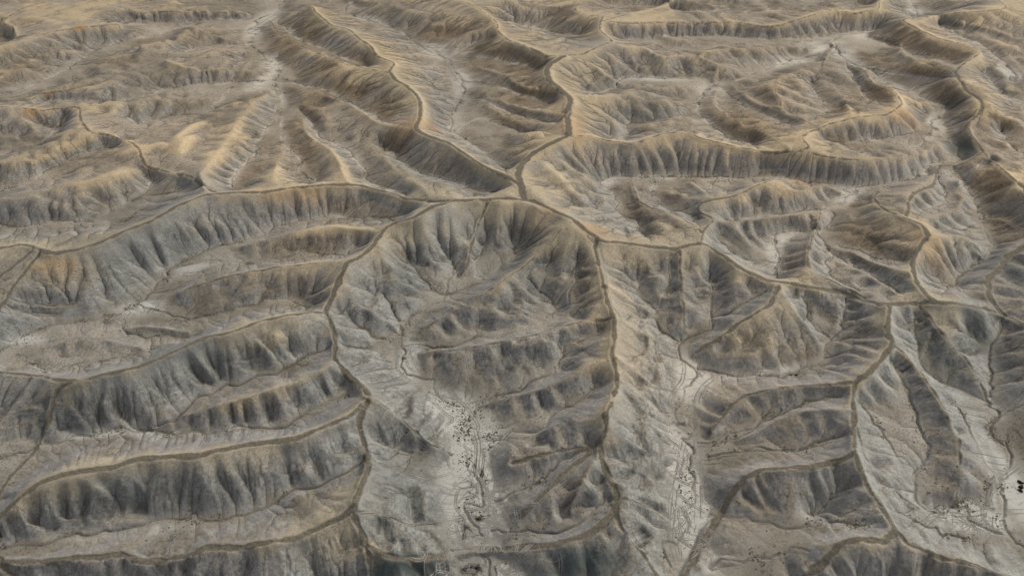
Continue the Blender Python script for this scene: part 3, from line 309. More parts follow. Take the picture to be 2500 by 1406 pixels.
V 1.5 -222.6,155,0.8 -200.1,157.8,1.8 -188.4,159.2,2.3 -175.2,166.2,3 -158.3,166.7,3.7 -142.5,169.3,4.4 -129.6,172.7,5 -123.5,169.7,5.2 -113.8,171.1,5.6 -104.3,172.5,6 -96.9,176.8,6.4 -89.9,183.5,6.8 -71.4,190.4,7.6 -64.4,197.9,8
V 0.8 -45.9,208.5,1.6 -52.4,204.1,4 -58.8,199.9,6.4
V 1 -229.6,132.4,2.4 -207,132.2,2.9 -139.7,131.4,4.3 -95.6,132.4,5.2 -60.7,135.1,5.9 -38.8,136.8,6.4
V 1 -68.5,141.1,0.8 -45.3,137.8,1.1 -22.4,134.5,1.3 7.4,132.8,1.7 46.2,134.1,2.1 68.6,134.8,2.4
V 1 48,131.2,0.8 70.3,135.5,2.3 90.6,139.5,3.7 107.2,140.4,4.9 129.8,141.7,6.4
V 1 95,129.8,1.6 117.9,135.2,3 141.5,140.7,4.3 164.6,138.3,5.8 174.9,133.2,6.6 190.4,125.4,8
V 1 -219.5,151.1,0 -192.1,142.9,0.5 -180.9,139.6,0.7 -160.9,142.5,1.2 -129.2,140.5,1.9 -105.9,139,2.4
R 0 -244.3,275.4,3 -240.2,277.2,3.5 -236.1,278.9,3.9 -232,280.7,4.3 -227.8,282.5,4.8 -222.1,281,5.2 -216.3,279.4,5.6 -210.7,277.9,6 -205,276.4,6.4 -197.9,273.4,6.9 -190.8,270.4,7.4 -183.8,267.4,8
R 0 -213.6,284.1,4 -209.7,286.8,4.1 -205.6,289.3,4.3 -201.2,291.4,4.9 -193.7,289.8,5.6 -186.4,288.5,6 -179.1,286.4,6 -171.9,284.6,5.9
R 0 -253.9,258.5,3 -248.9,259.3,3.7 -244.3,260.4,4 -238.4,259,3.9 -232.8,257.9,3.5
R 0 188.7,702.1,12 196.5,716.5,11.3 214.8,726.5,10.5 228.7,731.1,9.6 242.9,735.8,8.7 257.1,740.4,7.8 271.5,744.9,7 285.6,748.2,6.2 299.8,751.5,5.3 309.2,749.8,4.6 318.6,748.2,3.8
V 0.6 258.3,702.2,0.8 240.3,706.2,3.1 220.2,710.7,5.8 208.5,711.4,7.2
K 5.5 0,525.1,4.8 13,513.8,4.8 26.1,517.5,4.8
K 5.5 99.1,443.9,5.4 107.1,439.8,5.4 113.9,429.3,5.4 123,418.1,5.4
K 5.5 99.7,582.9,4.8 112.6,574.1,4.8 129.5,569.7,4.8
K 5.5 102.3,538.3,5.4 119.1,548.8,5.4 136.8,552.9,5.4
K 5.5 132.8,633.4,5.4 153.1,640.6,5.4 170.8,633.4,5.4
K 5.5 102.5,633.4,5.4 122.5,640.6,5.4 132.8,633.4,5.4
K 5.5 136.1,678.4,4.8 155.7,676.1,4.8 180.6,680.6,4.8
K 5.5 286,540.7,5.4 299.5,532.8,5.4 317.2,535.2,5.4
K 5.5 -187.7,402,4.14 -173.7,409.9,4.14 -157.6,411.5,4.14
K 5.5 -332.6,418.1,3.68 -308.8,409.9,3.68 -288,412.6,3.68
K 5.5 -232.8,587.4,4.8 -246.5,585.6,4.8 -259,580.3,4.8
K 5.5 -259.3,488.8,5.4 -267.4,493.7,5.4 -274.9,488.8,5.4
K 5.5 -256.6,552.9,6.75 -258.2,528.9,6.75 -259.6,506.5,6.75 -255.1,482,6.75
K 5.5 -250.8,517.5,6.75 -250.9,495.8,6.75 -247.9,475.4,6.75
K 5.5 -182.8,386.8,5.175 -197,381.8,5.175 -209.2,372.3,5.175
K 5.5 241.2,640.6,4.8 224.1,620.4,4.8 219.3,630.4,4.8
K 5.5 373.2,596.6,5.4 355.1,596.6,5.4 346.3,601.2,5.4
K 5.5 363.4,726.1,6 381.8,719.8,6 401.4,726.1,6
K 5.5 -9.4,823.6,4.8 4.5,793.7,4.8 17.8,772.4,4.8
K 5.5 56.6,831.4,5.4 70.2,823.6,5.4 86.9,801,5.4
K 5.5 36.4,796.6,6 58.3,782.2,6 83.8,765.5,6
K 5.5 229.9,916.2,6 252.4,903.5,6 280.9,916.2,6
K 5.5 575.4,823.6,5.4 560.6,839.3,5.4 545.3,855.4,5.4
K 5.5 523.9,726.1,5.4 509.8,738.8,5.4 510.6,772.4,5.4
K 5.5 467.8,625.4,4.8 461.2,630.4,4.8 462.3,645.8,4.8
K 5.5 404.8,561.2,5.4 410.5,552.9,5.4 419.5,544.7,5.4
K 5.5 398.5,513.8,5.4 388.7,513.8,5.4 383.1,521.3,5.4
K 5.5 329.8,418.1,4.6 339.7,420.8,4.6 355.9,429.3,4.6 416.3,460.9,4.6
K 5.5 289.4,367.6,4.6 286.6,372.3,4.6 279.1,367.6,4.6
K 5.5 -392.1,620.4,4.8 -372.6,610.7,4.8 -359.2,613.6,4.8
K 5.5 -333,640.6,4.2 -319.7,645.8,4.2 -302.4,651,4.2
K 5.5 -489.3,701.6,3.6 -459.4,684.1,3.6 -446.2,689.8,3.6
K 5.5 -474.2,719.8,5.4 -460.5,726.1,5.4 -448.7,745.4,5.4
K 5.5 -402.1,872.1,4.2 -365,892.8,4.2 -326.6,898.2,4.2
K 5.5 -526.8,963.6,6 -497.8,944.5,6 -454.6,916.2,6 -421.9,910.8,6
K 5 19.9,889.3,4.5 44.3,875.5,4.5 64.6,885.8,4.5
K 5 114.3,801,4.5 140.7,793.7,4.5 159.8,799.5,4.5
K 4 164.3,772.4,4.5 189.5,765.5,4.5
K 5 -107.6,823.6,4.5 -87.5,808.4,4.5 -64,801,4.5
K 5 -48.5,765.5,3.75 -31.1,772.4,3.75
K 5 152.2,561.2,4.5 135.7,565.5,4.5 119.7,552.9,4.5
K 5 227.7,478.7,5.25 219.5,482,5.25 206.5,480,5.25
K 6 54.1,429.3,3.45 64.9,423.6,3.45
K 6 23.7,453,5.25 34.5,435.1,5.25 47.5,418.1,5.25
K 6 37,429.3,4.025 52.5,443.9,4.025 61.4,445.7,4.025
K 5 91.7,396.8,3.45 84.7,404.6,3.45 81.7,412.6,3.45
K 5 101.1,374.6,3.45 92.7,386.8,3.45 88.6,394.3,3.45
K 5 108.6,386.8,3.45 104.2,391.7,3.45
K 5 196.4,429.3,2.875 183.3,423.6,2.875 170.5,418.1,2.875
K 6 9.2,214.2,3.45 18.6,216.6,3.45 28.2,221.5,3.45
K 7 4.2,265.9,3.45 16.8,268.9,3.45 32.2,278.5,3.45
K 6 -142,372.3,3.45 -121.9,374.6,3.45 -106.8,377,3.45
K 6 -169.3,302.4,3.45 -149.5,311.6,3.45 -129,321.1,3.45
K 7 -192.7,177,2.875 -177.9,181.1,2.875 -160.1,179,2.875
K 6 -92.9,180,2.875 -80.5,185.1,2.875 -72.8,189.3,2.875
K 6 -126.5,262.8,3.45 -115.6,268.9,3.45 -105.2,278.5,3.45
K 6 114.1,262.8,3.45 126.2,268.9,3.45 137.6,272.1,3.45
K 6 171.1,288.5,3.45 180.6,302.4,3.45 194.1,307.9,3.45
K 6 76.2,345.4,4.025 82.7,325,4.025 82.5,309.7,4.025
K 6 111.5,349.7,4.025 111,325,4.025 114.6,309.7,4.025
K 6 129.6,333,4.025 123.3,317.2,4.025 118.3,306,4.025
K 6 43.5,367.6,3.45 37.2,349.7,3.45 28.8,333,3.45
K 6 -67.4,396.8,4.025 -53.8,367.6,4.025 -46.3,341.2,4.025
K 6 -47.1,412.6,4.025 -43.7,386.8,4.025 -40.3,358.5,4.025
K 6 -5.6,418.1,4.025 -7.9,386.8,4.025 -12.6,358.5,4.025
K 6 13.8,412.6,4.025 10.8,396.8,4.025 2.6,377,4.025
K 6 -79.3,349.7,3.45 -66.2,325,3.45 -56.9,306,3.45
K 6 -52.2,407.3,3.5 -53,386.8,3.5 -52.9,358.5,3.5 -48.8,341.2,3.5
K 6 -39.1,418.1,3.5 -38.4,386.8,3.5 -34.8,358.5,3.5
K 6 -2.8,420.8,3.5 -4,391.7,3.5 -8.9,363,3.5
K 6 22.3,415.3,4 15.9,386.8,4 10.2,367.6,4
K 6 38.7,372.3,3.5 33.4,349.7,3.5 26,325,3.5 20.5,306,3.5
K 6 43.2,363,3.5 42.3,337.1,3.5 34.6,313.4,3.5
K 6 14.9,349.7,3 9.5,325,3 4.5,298.8,3 2.2,288.5,3
K 6 -2.4,328.9,3 -6.9,309.7,3 -11,288.5,3
K 5 202.9,672.8,4 217.4,667.2,4 240.2,678.4,4
K 5 111.7,592,4 125.1,585.6,4 140.5,592,4
K 5 261.9,645.8,4 268.4,630.4,4 279.8,630.4,4
K 5 248.7,615.5,4 256.7,605.9,4 271.4,605.9,4
K 5 243.2,592,4 251,582.9,4 266.1,580.3,4
K 5 359.9,738.8,4 378.1,741.4,4 391.4,732.4,4
K 5 346.7,645.8,4 333.4,651,4 327.9,661.8,4
K 5 336.6,587.4,4 319.5,589.2,4 309.9,601.2,4
K 5 454.4,689.8,4 465.4,672.8,4 466.1,645.8,4
K 5 419.4,615.5,4 426.5,601.2,4 442.1,596.6,4
K 5 129.6,889.3,4 152.5,875.5,4 174.4,889.3,4
K 5 294.2,872.1,4 321.3,880.7,4 350,892.8,4
K 5 260.7,801,4 234.3,805.4,4 205.8,801,4
K 5 -575.4,823.6,3.5 -542.6,823.6,3.5 -498.4,801,3.5
K 5 -417.3,552.9,3.5 -391.5,536.7,3.5 -368,517.5,3.5
K 5 -356.9,521.3,3.5 -371.3,517.5,3.5 -382.3,507.9,3.5
K 5 -330.4,513.8,3.5 -337.7,495.8,3.5 -346.3,482,3.5
K 5 -274.7,459.3,3.5 -285.7,443.9,3.5 -297.6,426.5,3.5
K 5 -261.3,738.8,3.5 -293.6,732.4,3.5 -325.9,752,3.5
K 5 -211.8,528.9,3.5 -206.2,499.3,3.5 -210.2,472.1,3.5
K 5 -184.8,596.6,3.5 -159.1,561.2,3.5 -148.9,528.9,3.5
"""
NOISE_A, NOISE_B, SPUR, SPUR2 = .55, .3, 5.2, .9
ER1, K1, ER2, K2 = 12, .04, 5, .02
# ---------------------------------------------------------------- terrain: grid
NX = 1230
S_U = 1.46 / (NX - 1)
Y_MIN, Y_MAX, Y_OFF = 105.0, 1180.0, 188.0
_v = [Y_MIN + Y_OFF]
while _v[-1] < Y_MAX + Y_OFF:
    _t = (_v[-1] - Y_MIN - Y_OFF) / (Y_MAX - Y_MIN)
    _v.append(_v[-1] * (1 + S_U * (1.0 + 1.1 * _t)))
VV = np.array(_v)
NY = len(VV)
UU = (np.arange(NX) - (NX - 1) / 2) * S_U
def to_ij(x, y):
    """world metres -> fractional column, row"""
    v = np.asarray(y, float) + Y_OFF
    return np.asarray(x, float) / v / S_U + (NX - 1) / 2, np.interp(v, VV, np.arange(NY))
YG = (VV - Y_OFF)
XG = VV[:, None] * UU[None, :]
rng = np.random.default_rng(11)

def sst0(a, b, x):
    t = np.clip((x - a) / (b - a), 0, 1)
    return t * t * (3 - 2 * t)

def densify(pts, step):
    """resample a polyline through a Catmull-Rom curve"""
    P = np.array(pts, float)
    if len(P) > 2:
        Q = np.vstack([2 * P[0] - P[1], P, 2 * P[-1] - P[-2]])
    else:
        Q = np.vstack([2 * P[0] - P[1], P, 2 * P[-1] - P[-2]])
    out = []
    for i in range(1, len(Q) - 2):
        a, b, c, d = Q[i - 1], Q[i], Q[i + 1], Q[i + 2]
        L = np.linalg.norm(c[:2] - b[:2])
        n = max(2, int(L / step) + 1)
        t = np.linspace(0, 1, n, endpoint=False)[:, None]
        t2, t3 = t * t, t * t * t
        q = .5 * ((2 * b) + (c - a) * t + (2 * a - 5 * b + 4 * c - d) * t2 + (3 * b - a - 3 * c + d) * t3)
        q[:, 2:] = b[2:] + (c[2:] - b[2:]) * t
        out.append(q)
    out.append(Q[-2:-1])
    return np.vstack(out)

def value_noise(shape, cells, seed):
    """smooth noise on the index grid, cells = number of lattice cells (rows, cols)"""
    r = np.random.default_rng(seed)
    g = r.standard_normal((cells[0] + 3, cells[1] + 3))
    y = np.linspace(0, cells[0], shape[0]); x = np.linspace(0, cells[1], shape[1])
    def basis(t):
        i = np.floor(t).astype(int); f = t - i
        w = np.stack([(1 - f) ** 3, 3 * f ** 3 - 6 * f ** 2 + 4, -3 * f ** 3 + 3 * f ** 2 + 3 * f + 1, f ** 3]) / 6
        return i, w
    iy, wy = basis(y); ix, wx = basis(x)
    a = sum(wy[k][:, None] * g[np.minimum(iy + k, g.shape[0] - 1)] for k in range(4))
    b = sum(wx[k][None, :] * a[:, np.minimum(ix + k, g.shape[1] - 1)] for k in range(4))
    return b * 1.6

def world_noise(x, y, scale, seed):
    """smooth noise in world metres, sampled at the grid's points"""
    r = np.random.default_rng(seed)
    N = 512
    g = r.standard_normal((N, N))
    for _ in range(1):
        g = (g + np.roll(g, 1, 0) + np.roll(g, 1, 1) + np.roll(np.roll(g, 1, 0), 1, 1)) / 2
    fx = x / scale; fy = y / scale
    ix = np.floor(fx).astype(int); iy = np.floor(fy).astype(int)
    tx = fx - ix; ty = fy - iy
    tx = tx * tx * (3 - 2 * tx); ty = ty * ty * (3 - 2 * ty)
    ix %= N; iy %= N; jx = (ix + 1) % N; jy = (iy + 1) % N
    return ((g[iy, ix] * (1 - tx) + g[iy, jx] * tx) * (1 - ty) + (g[jy, ix] * (1 - tx) + g[jy, jx] * tx) * ty)

def seg_stamp(pts, rad, dist, extra=None, zval=None, idval=None, ids=None):
    """lower `dist` to the distance from the polyline inside a moving window; carry z along"""
    D = densify(pts, 1.0)
    fi, fj = to_ij(D[:, 0], D[:, 1])
    last = None
    for n in range(len(D)):
        x, y = D[n, 0], D[n, 1]
        i0, j0 = fi[n], fj[n]
        if not (-30 < i0 < NX + 30 and j0 < NY + 5 and y > Y_MIN - 12): continue
        s = (y + Y_OFF) * S_U
        key = (int(i0 * 1), int(j0 * 1))
        if key == last: continue
        last = key
        wi = int(rad / s) + 2
        jc = int(j0)
        a, b = max(0, int(i0) - wi), min(NX, int(i0) + wi + 2)
        sy = VV[min(NY - 1, jc + 1)] - VV[max(0, min(NY - 2, jc))]
        wj = int(rad / max(s, 1e-3)) + 2
        c, d = max(0, jc - wj), min(NY, jc + wj + 2)
        if a >= b or c >= d: continue
        dd = np.hypot(XG[c:d, a:b] - x, YG[c:d, None] - y)
        sub = dist[c:d, a:b]
        m = dd < sub
        if zval is not None: zval[c:d, a:b][m] = D[n, 2]
        if ids is not None: ids[c:d, a:b][m] = idval
        sub[m] = dd[m]

def parse_lines():
    out = []
    for l in LINES.strip().splitlines():
        a = l.split()
        out.append((a[0], float(a[1]), [tuple(map(float, p.split(','))) for p in a[2:]]))
    return out
ridges = []; valleys = []; knolls = []
for k, w, P in parse_lines():
    (ridges if k == 'R' else valleys if k == 'V' else knolls).append((w, P))

# ---------------------------------------------------------------- terrain: membrane between crests and valley floors
BIG = 1e6
def jitter_line(P, amp, seed):
    D = densify(P, 2.0)
    r = np.random.default_rng(seed)
    n = len(D)
    if n < 6: return D
    k = r.standard_normal((n // 4 + 3, 2))
    t = np.linspace(0, len(k) - 1.001, n)
    o = np.stack([np.interp(t, np.arange(len(k)), k[:, 0]), np.interp(t, np.arange(len(k)), k[:, 1])], 1)
    o2 = r.standard_normal((n // 2 + 3, 2)) * .45
    t2 = np.linspace(0, len(o2) - 1.001, n)
    o += np.stack([np.interp(t2, np.arange(len(o2)), o2[:, 0]), np.interp(t2, np.arange(len(o2)), o2[:, 1])], 1)
    D[:, :2] += o * amp
    return D

cz = np.zeros((NY, NX), np.float32); cm = np.zeros((NY, NX), bool)
rel_c = np.zeros((NY, NX), np.float32)
vd = np.full((NY, NX), BIG, np.float32); vz = np.zeros((NY, NX), np.float32); vw = np.zeros((NY, NX), np.float32)
bed = np.full((NY, NX), BIG, np.float32)
bed_lines = []
for n, (w, P) in enumerate(valleys):
    d = np.full((NY, NX), BIG, np.float32) if False else None
    J = jitter_line(P, 1.1 if w < 3 else 2.5, 100 + n)
    bed_lines.append(J)
    seg_stamp(J, 3.0, bed)
    if w > 1.5:
        t1 = np.full((1, 1), 0)
    seg_stamp(P if w > 1.5 else J, w + 2.5, vd, zval=vz, ids=vw, idval=w)
m = vd < np.maximum(vw, .6)
cz[m] = vz[m]; cm |= m; rel_c[m] = 0
valley_fixed = m.copy()
rd = np.full((NY, NX), BIG, np.float32); rz = np.zeros((NY, NX), np.float32); rw = np.zeros((NY, NX), np.float32)
for w, P in ridges:
    seg_stamp(P, 5.0, rd, zval=rz, ids=rw, idval=w)
m = (rd < np.maximum(rw * .9, .5))
cz[m] = rz[m]; cm |= m
RZ_TOP = 18.0
rel_c[m] = np.clip(rz[m] / (16.0 + 1.0 * sst0(460, 250, YG[:, None] + 0 * XG)[m]), .2, 1)
ridge_fixed = m & ~(valley_fixed & (rz < 3))

def membrane(vals, mask, init=None, levels=(32, 16, 8, 4, 2, 1), its=(200, 120, 90, 60, 40, 24)):
    cur = None
    for L, it in zip(levels, its):
        ny, nx = -(-NY // L), -(-NX // L)
        jj = np.arange(NY) // L; ii = np.arange(NX) // L
        idx = (jj[:, None] * nx + ii[None, :])
        mm = mask.ravel(); id2 = idx.ravel()[mm]
        c = np.bincount(id2, minlength=ny * nx); s = np.bincount(id2, weights=vals.ravel()[mm], minlength=ny * nx)
        M = (c > 0).reshape(ny, nx); T = (s / np.maximum(c, 1)).reshape(ny, nx)
        if cur is None: cur = np.full((ny, nx), vals[mask].mean())
        else:
            pj = np.clip((np.arange(ny) - .5) / 2, 0, cur.shape[0] - 1); pi = np.clip((np.arange(nx) - .5) / 2, 0, cur.shape[1] - 1)
            j0 = np.floor(pj).astype(int); j1 = np.minimum(j0 + 1, cur.shape[0] - 1); fj = (pj - j0)[:, None]
            i0 = np.floor(pi).astype(int); i1 = np.minimum(i0 + 1, cur.shape[1] - 1); fi = (pi - i0)[None, :]
            cur = (cur[j0][:, i0] * (1 - fj) * (1 - fi) + cur[j1][:, i0] * fj * (1 - fi) + cur[j0][:, i1] * (1 - fj) * fi + cur[j1][:, i1] * fj * fi)
        cur[M] = T[M]
        for _ in range(it):
            p = np.pad(cur, 1, mode='edge')
            nb = (p[:-2, 1:-1] + p[2:, 1:-1]) * .36 / 1 + (p[1:-1, :-2] + p[1:-1, 2:]) * .64
            new = nb / 2.0
            cur = np.where(M, cur, cur + 1.0 * (new - cur))
    return cur.astype(np.float32)

h0 = membrane(cz, cm)
rel = np.clip(membrane(rel_c, cm), 0, 1)

kd = np.full((NY, NX), BIG, np.float32); kz = np.zeros((NY, NX), np.float32)
for w, P in knolls:
    n_ = len(P); P = [(p[0], p[1], p[2] * (.35 if k_ in (0, n_ - 1) and n_ > 2 else 1)) for k_, p in enumerate(P)]
    seg_stamp(P, 13.0, kd, zval=kz)
lift = np.where(kd < BIG, kz * np.exp(-np.abs(kd / 4.6) ** 1.5), 0)
for _ in range(4):
    p = np.pad(lift, 1, mode='edge'); lift = (p[:-2, 1:-1] + p[2:, 1:-1] + p[1:-1, :-2] + p[1:-1, 2:] + lift) / 5
h0 = (h0 + np.where(cm, 0, lift)).astype(np.float32); rel = np.clip(rel + np.where(cm, 0, lift) / 10, 0, 1)

# ---------------------------------------------------------------- terrain: gullies cut by running water
def d8(h, X, Yr, dxr, dyr):
    ny, nx = h.shape
    best = np.zeros((ny, nx), np.float32); rec = np.arange(ny * nx, dtype=np.int64).reshape(ny, nx).copy()
    dist = np.ones((ny, nx), np.float32)
    idx = np.arange(ny * nx).reshape(ny, nx)
    for dj in (-1, 0, 1):
        for di in (-1, 0, 1):
            if dj == 0 and di == 0: continue
            js = slice(max(0, -dj), ny - max(0, dj)); jt = slice(max(0, dj), ny - max(0, -dj))
            is_ = slice(max(0, -di), nx - max(0, di)); it = slice(max(0, di), nx - max(0, -di))
            L = np.hypot(dj * dyr[js], di * dxr[js])[:, None].astype(np.float32)
            s = (h[js, is_] - h[jt, it]) / L
            b = best[js, is_]; m = s > b
            b[m] = s[m]
            r = rec[js, is_]; r[m] = idx[jt, it][m]
            dd = dist[js, is_]; dd[m] = np.broadcast_to(L, s.shape)[m]
    return rec.ravel(), dist.ravel()

def accumulate(rec, area):
    A = area.astype(np.float64).copy(); r = rec.copy(); n = len(r); me = np.arange(n)
    # pointer doubling over the drainage tree
    S = A.copy(); alive = r != me
    for _ in range(12):
        idx = np.nonzero(alive)[0]
        if len(idx) == 0: break
        S = S + np.bincount(r[idx], weights=S[idx], minlength=n)
        nr = r.copy(); nr[idx] = r[r[idx]]
        # a node whose pointer reached a root contributes only once
        alive = np.zeros(n, bool)
        ok = rec_root[r[idx]] == 0
        alive[idx[ok]] = True
        r = nr
    return S

def erode(h, fixed, Yr, dxr, dyr, steps, K, m_exp, diff, noise, upl=None):
    global rec_root
    ny, nx = h.shape
    area = (dxr * dyr)[:, None] * np.ones((1, nx))
    area = area.ravel(); fx = fixed.ravel()
    for st in range(steps):
        rec, dist = d8(h, None, Yr, dxr, dyr)
        me = np.arange(ny * nx)
        rec_root = (rec == me).astype(np.int8)
        A = accumulate(rec, area)
        hf = h.ravel().astype(np.float64)
        Fc = K * np.power(A, m_exp) / dist
        if upl is not None: Fc = Fc * upl
        root = fx | (rec == me)
        a = np.where(root, hf, hf / (1 + Fc)); b = np.where(root, 0.0, Fc / (1 + Fc))
        r = rec.copy()
        for _ in range(11):
            act = np.nonzero(b > 1e-4)[0]
            if len(act) == 0: break
            ra = r[act]
            a[act] += b[act] * a[ra]; b2 = b[act] * b[ra]
            r2 = r[ra]
            b[act] = b2; r[act] = r2
        a += b * hf[r]
        h = a.reshape(ny, nx).astype(np.float32)
        # soil creep rounds the interfluves
        for _ in range(diff[0]):
            p = np.pad(h, 1, mode='edge')
            lap = (p[:-2, 1:-1] + p[2:, 1:-1] + p[1:-1, :-2] + p[1:-1, 2:]) / 4 - h
            h = h + np.where(fixed, 0, diff[1] * lap)
    return h, A.reshape(ny, nx)

# buttresses: gullies drop away from every crest at uneven spacing, V-cut, with rounded noses between them
sarc = np.zeros((NY, NX), np.float32); rdist = np.full((NY, NX), BIG, np.float32)
def spur_stamp(P, s0, rad):
    D = densify(P, 1.5); last = None
    tx = np.gradient(D[:, 0]); ty = np.gradient(D[:, 1]); s = s0 + np.concatenate([[0], np.cumsum(np.hypot(np.diff(D[:, 0]), np.diff(D[:, 1])))])
    fi, fj = to_ij(D[:, 0], D[:, 1])
    for n in range(len(D)):
        if not (-60 < fi[n] < NX + 60 and D[n, 1] > Y_MIN - 30): continue
        c = (D[n, 1] + Y_OFF) * S_U
        wi = int(rad / c) + 2
        a, b = max(0, int(fi[n]) - wi), min(NX, int(fi[n]) + wi + 2)
        r0, r1 = np.searchsorted(YG, D[n, 1] - rad), np.searchsorted(YG, D[n, 1] + rad)
        if a >= b or r0 >= r1: continue
        ex = XG[r0:r1, a:b] - D[n, 0]; ey = YG[r0:r1, None] - D[n, 1]
        dd = ex * ex + ey * ey
        sub = rdist[r0:r1, a:b]; m = dd < sub
        sd = (tx[n] * ey - ty[n] * ex) > 0
        sub[m] = dd[m]
        sarc[r0:r1, a:b][m] = (s[n] + 20000.0 * sd)[m]
    return s[-1] + 20
_s = 10.0
for w, P in ridges:
    _s = spur_stamp(P, _s, 34.0)
for w, P in knolls:
    _s = spur_stamp(P, _s, 9.0)
tab = np.zeros(int(44000 / .25))
def gully_table(lo, hi, seed, depth):
    g = np.zeros(len(tab)); r = np.random.default_rng(seed); c = 0.0
    cs = []
    while c < 43990:
        c += r.uniform(lo, hi); cs.append(c)
    cs = np.array(cs); d = r.uniform(.25, 1.0, len(cs)) * depth
    x = np.arange(len(tab)) * .25
    k = np.clip(np.searchsorted(cs, x), 1, len(cs) - 1)
    l = x - cs[k - 1]; rr = cs[k] - x; W = (cs[k] - cs[k - 1]) / 2
    near_l = l < rr
    t_ = np.where(near_l, l, rr) / W
    dep = np.where(near_l, d[k - 1], d[k])
    return -dep * (1 - np.clip(t_, 0, 1)) ** 1.7
TAB1 = gully_table(4.5, 21, 5, 1.0); TAB2 = gully_table(2.5, 5.5, 6, 1.0); TAB3 = gully_table(1.2, 3.2, 7, 1.0)
def crease_table(T, wid):
    # a narrow line at the bottom of every gully of table T
    lo = (T[1:-1] <= T[:-2]) & (T[1:-1] < T[2:]); c = np.nonzero(lo)[0] + 1
    o = np.zeros_like(T); r_ = int(wid * 3 / .25) + 1
    for k in range(-r_, r_ + 1):
        j_ = np.clip(c + k, 0, len(T) - 1); np.maximum.at(o, j_, np.clip(-T[c] * 1.3, 0, 1) * math.exp(-(k * .25 / wid) ** 2))
    return o
def spur_field(T, amp_warp, scale, seed):
    sw = sarc + amp_warp * world_noise(XG, YG[:, None] + 0 * XG, scale, seed)
    x = np.clip(sw / .25, 0, len(T) - 2); i = x.astype(int); f = x - i
    return np.where(rdist < BIG, T[i] * (1 - f) + T[i + 1] * f, 0)
# half resolution pass
dx_row = VV * S_U; dy_row = np.gradient(VV)
hn = h0.copy()
bump = np.clip(rel * 7, 0, 1) * np.clip((1 - rel) * 2.2, 0, 1)
W1 = world_noise(XG, YG[:, None] * np.ones((1, NX)), 9.0, 1)
W2 = world_noise(XG, YG[:, None] * np.ones((1, NX)), 3.2, 2)
W5 = world_noise(XG, YG[:, None] * np.ones((1, NX)), 15.0, 9)
W3 = world_noise(XG, YG[:, None] * np.ones((1, NX)), 24.0, 3)
prof = np.clip(rel * 4, 0, 1) * np.clip((1 - rel) * 2.4, 0, 1)
gent = .6 + .4 * np.clip(world_noise(XG, YG[:, None] + 0 * XG, 70.0, 8) + .6, 0, 1)
_hb = h0.copy()
for _ in range(10):
    p = np.pad(_hb, 1, mode='edge'); _hb = (p[:-2, 1:-1] + p[2:, 1:-1] + p[1:-1, :-2] + p[1:-1, 2:] + _hb) / 5
_by = np.gradient(_hb, axis=0) / dy_row[:, None]; _bx = np.gradient(_hb, axis=1) / dx_row[:, None]
# the beds dip away from the viewer: scarps face this way, the far sides are smooth dip slopes
dip = sst0(.02, .28, -_by)
gent *= 1 - (.85 - .3 * sst0(380, 550, YG)[:, None]) * dip * (1 - .7 * sst0(.05, .3, -_bx))
gent *= 1 - .55 * sst0(.05, .25, _bx) * sst0(330, 430, YG)[:, None]
nearq = .35 + .65 * sst0(290, 430, YG)[:, None]
hn += np.where(cm, 0, bump * (NOISE_A * W1 + NOISE_B * W2 * nearq + nearq * .9 * np.clip(1.2 - 2.2 * np.abs(W5), 0, 1.2) + (1.0 + .9 * sst0(350, 550, YG)[:, None]) * nearq * W3) + prof * gent * (SPUR * (spur_field(TAB1, 3.6, 16.0, 51) + .25) + SPUR2 * (spur_field(TAB2, 1.2, 6.0, 52) + .3)))
ny2, nx2 = NY // 2, NX // 2
hs = hn[:ny2 * 2, :nx2 * 2].reshape(ny2, 2, nx2, 2).mean((1, 3))
fxs = ((valley_fixed & (cz < 3.1)) | ridge_fixed)[:ny2 * 2, :nx2 * 2].reshape(ny2, 2, nx2, 2).any((1, 3))
czs = cz[:ny2 * 2, :nx2 * 2].reshape(ny2, 2, nx2, 2).sum((1, 3)) / np.maximum(1, cm[:ny2 * 2, :nx2 * 2].reshape(ny2, 2, nx2, 2).sum((1, 3)))
cnt = cm[:ny2 * 2, :nx2 * 2].reshape(ny2, 2, nx2, 2).any((1, 3))
hs = np.where(fxs & cnt, czs, hs).astype(np.float32)
V2 = VV[:ny2 * 2:2]
he, A2 = erode(hs, fxs, None, V2 * S_U * 2, np.gradient(V2), ER1, K1, .5, (1, .35), 0)
delta = he - hs
def up2(a):
    ny, nx = a.shape
    pj = np.clip((np.arange(NY) - .5) / 2, 0, ny - 1); pi = np.clip((np.arange(NX) - .5) / 2, 0, nx - 1)
    j0 = np.floor(pj).astype(int); j1 = np.minimum(j0 + 1, ny - 1); fj = (pj - j0)[:, None]
    i0 = np.floor(pi).astype(int); i1 = np.minimum(i0 + 1, nx - 1); fi = (pi - i0)[None, :]
    return (a[j0][:, i0] * (1 - fj) * (1 - fi) + a[j1][:, i0] * fj * (1 - fi) + a[j0][:, i1] * (1 - fj) * fi + a[j1][:, i1] * fj * fi)
h = up2(he).astype(np.float32)
fixed = (valley_fixed & (cz < 3.1)) | ridge_fixed
h = np.where(fixed, cz, h)
h += np.where(fixed, 0, prof * gent * 1.25 * (spur_field(TAB1, 3.6, 16.0, 51) + .15)).astype(np.float32)
h += np.where(fixed, 0, prof * gent * .5 * spur_field(TAB3, .9, 3.0, 53)).astype(np.float32)
h += np.where(fixed, 0, bump * .12 * world_noise(XG, YG[:, None] * np.ones((1, NX)), 1.3, 5)).astype(np.float32)
h, ACC = erode(h, fixed, None, dx_row, dy_row, ER2, K2, .5, (1, .16), 0)
LACC = np.log10(np.maximum(ACC, .1))
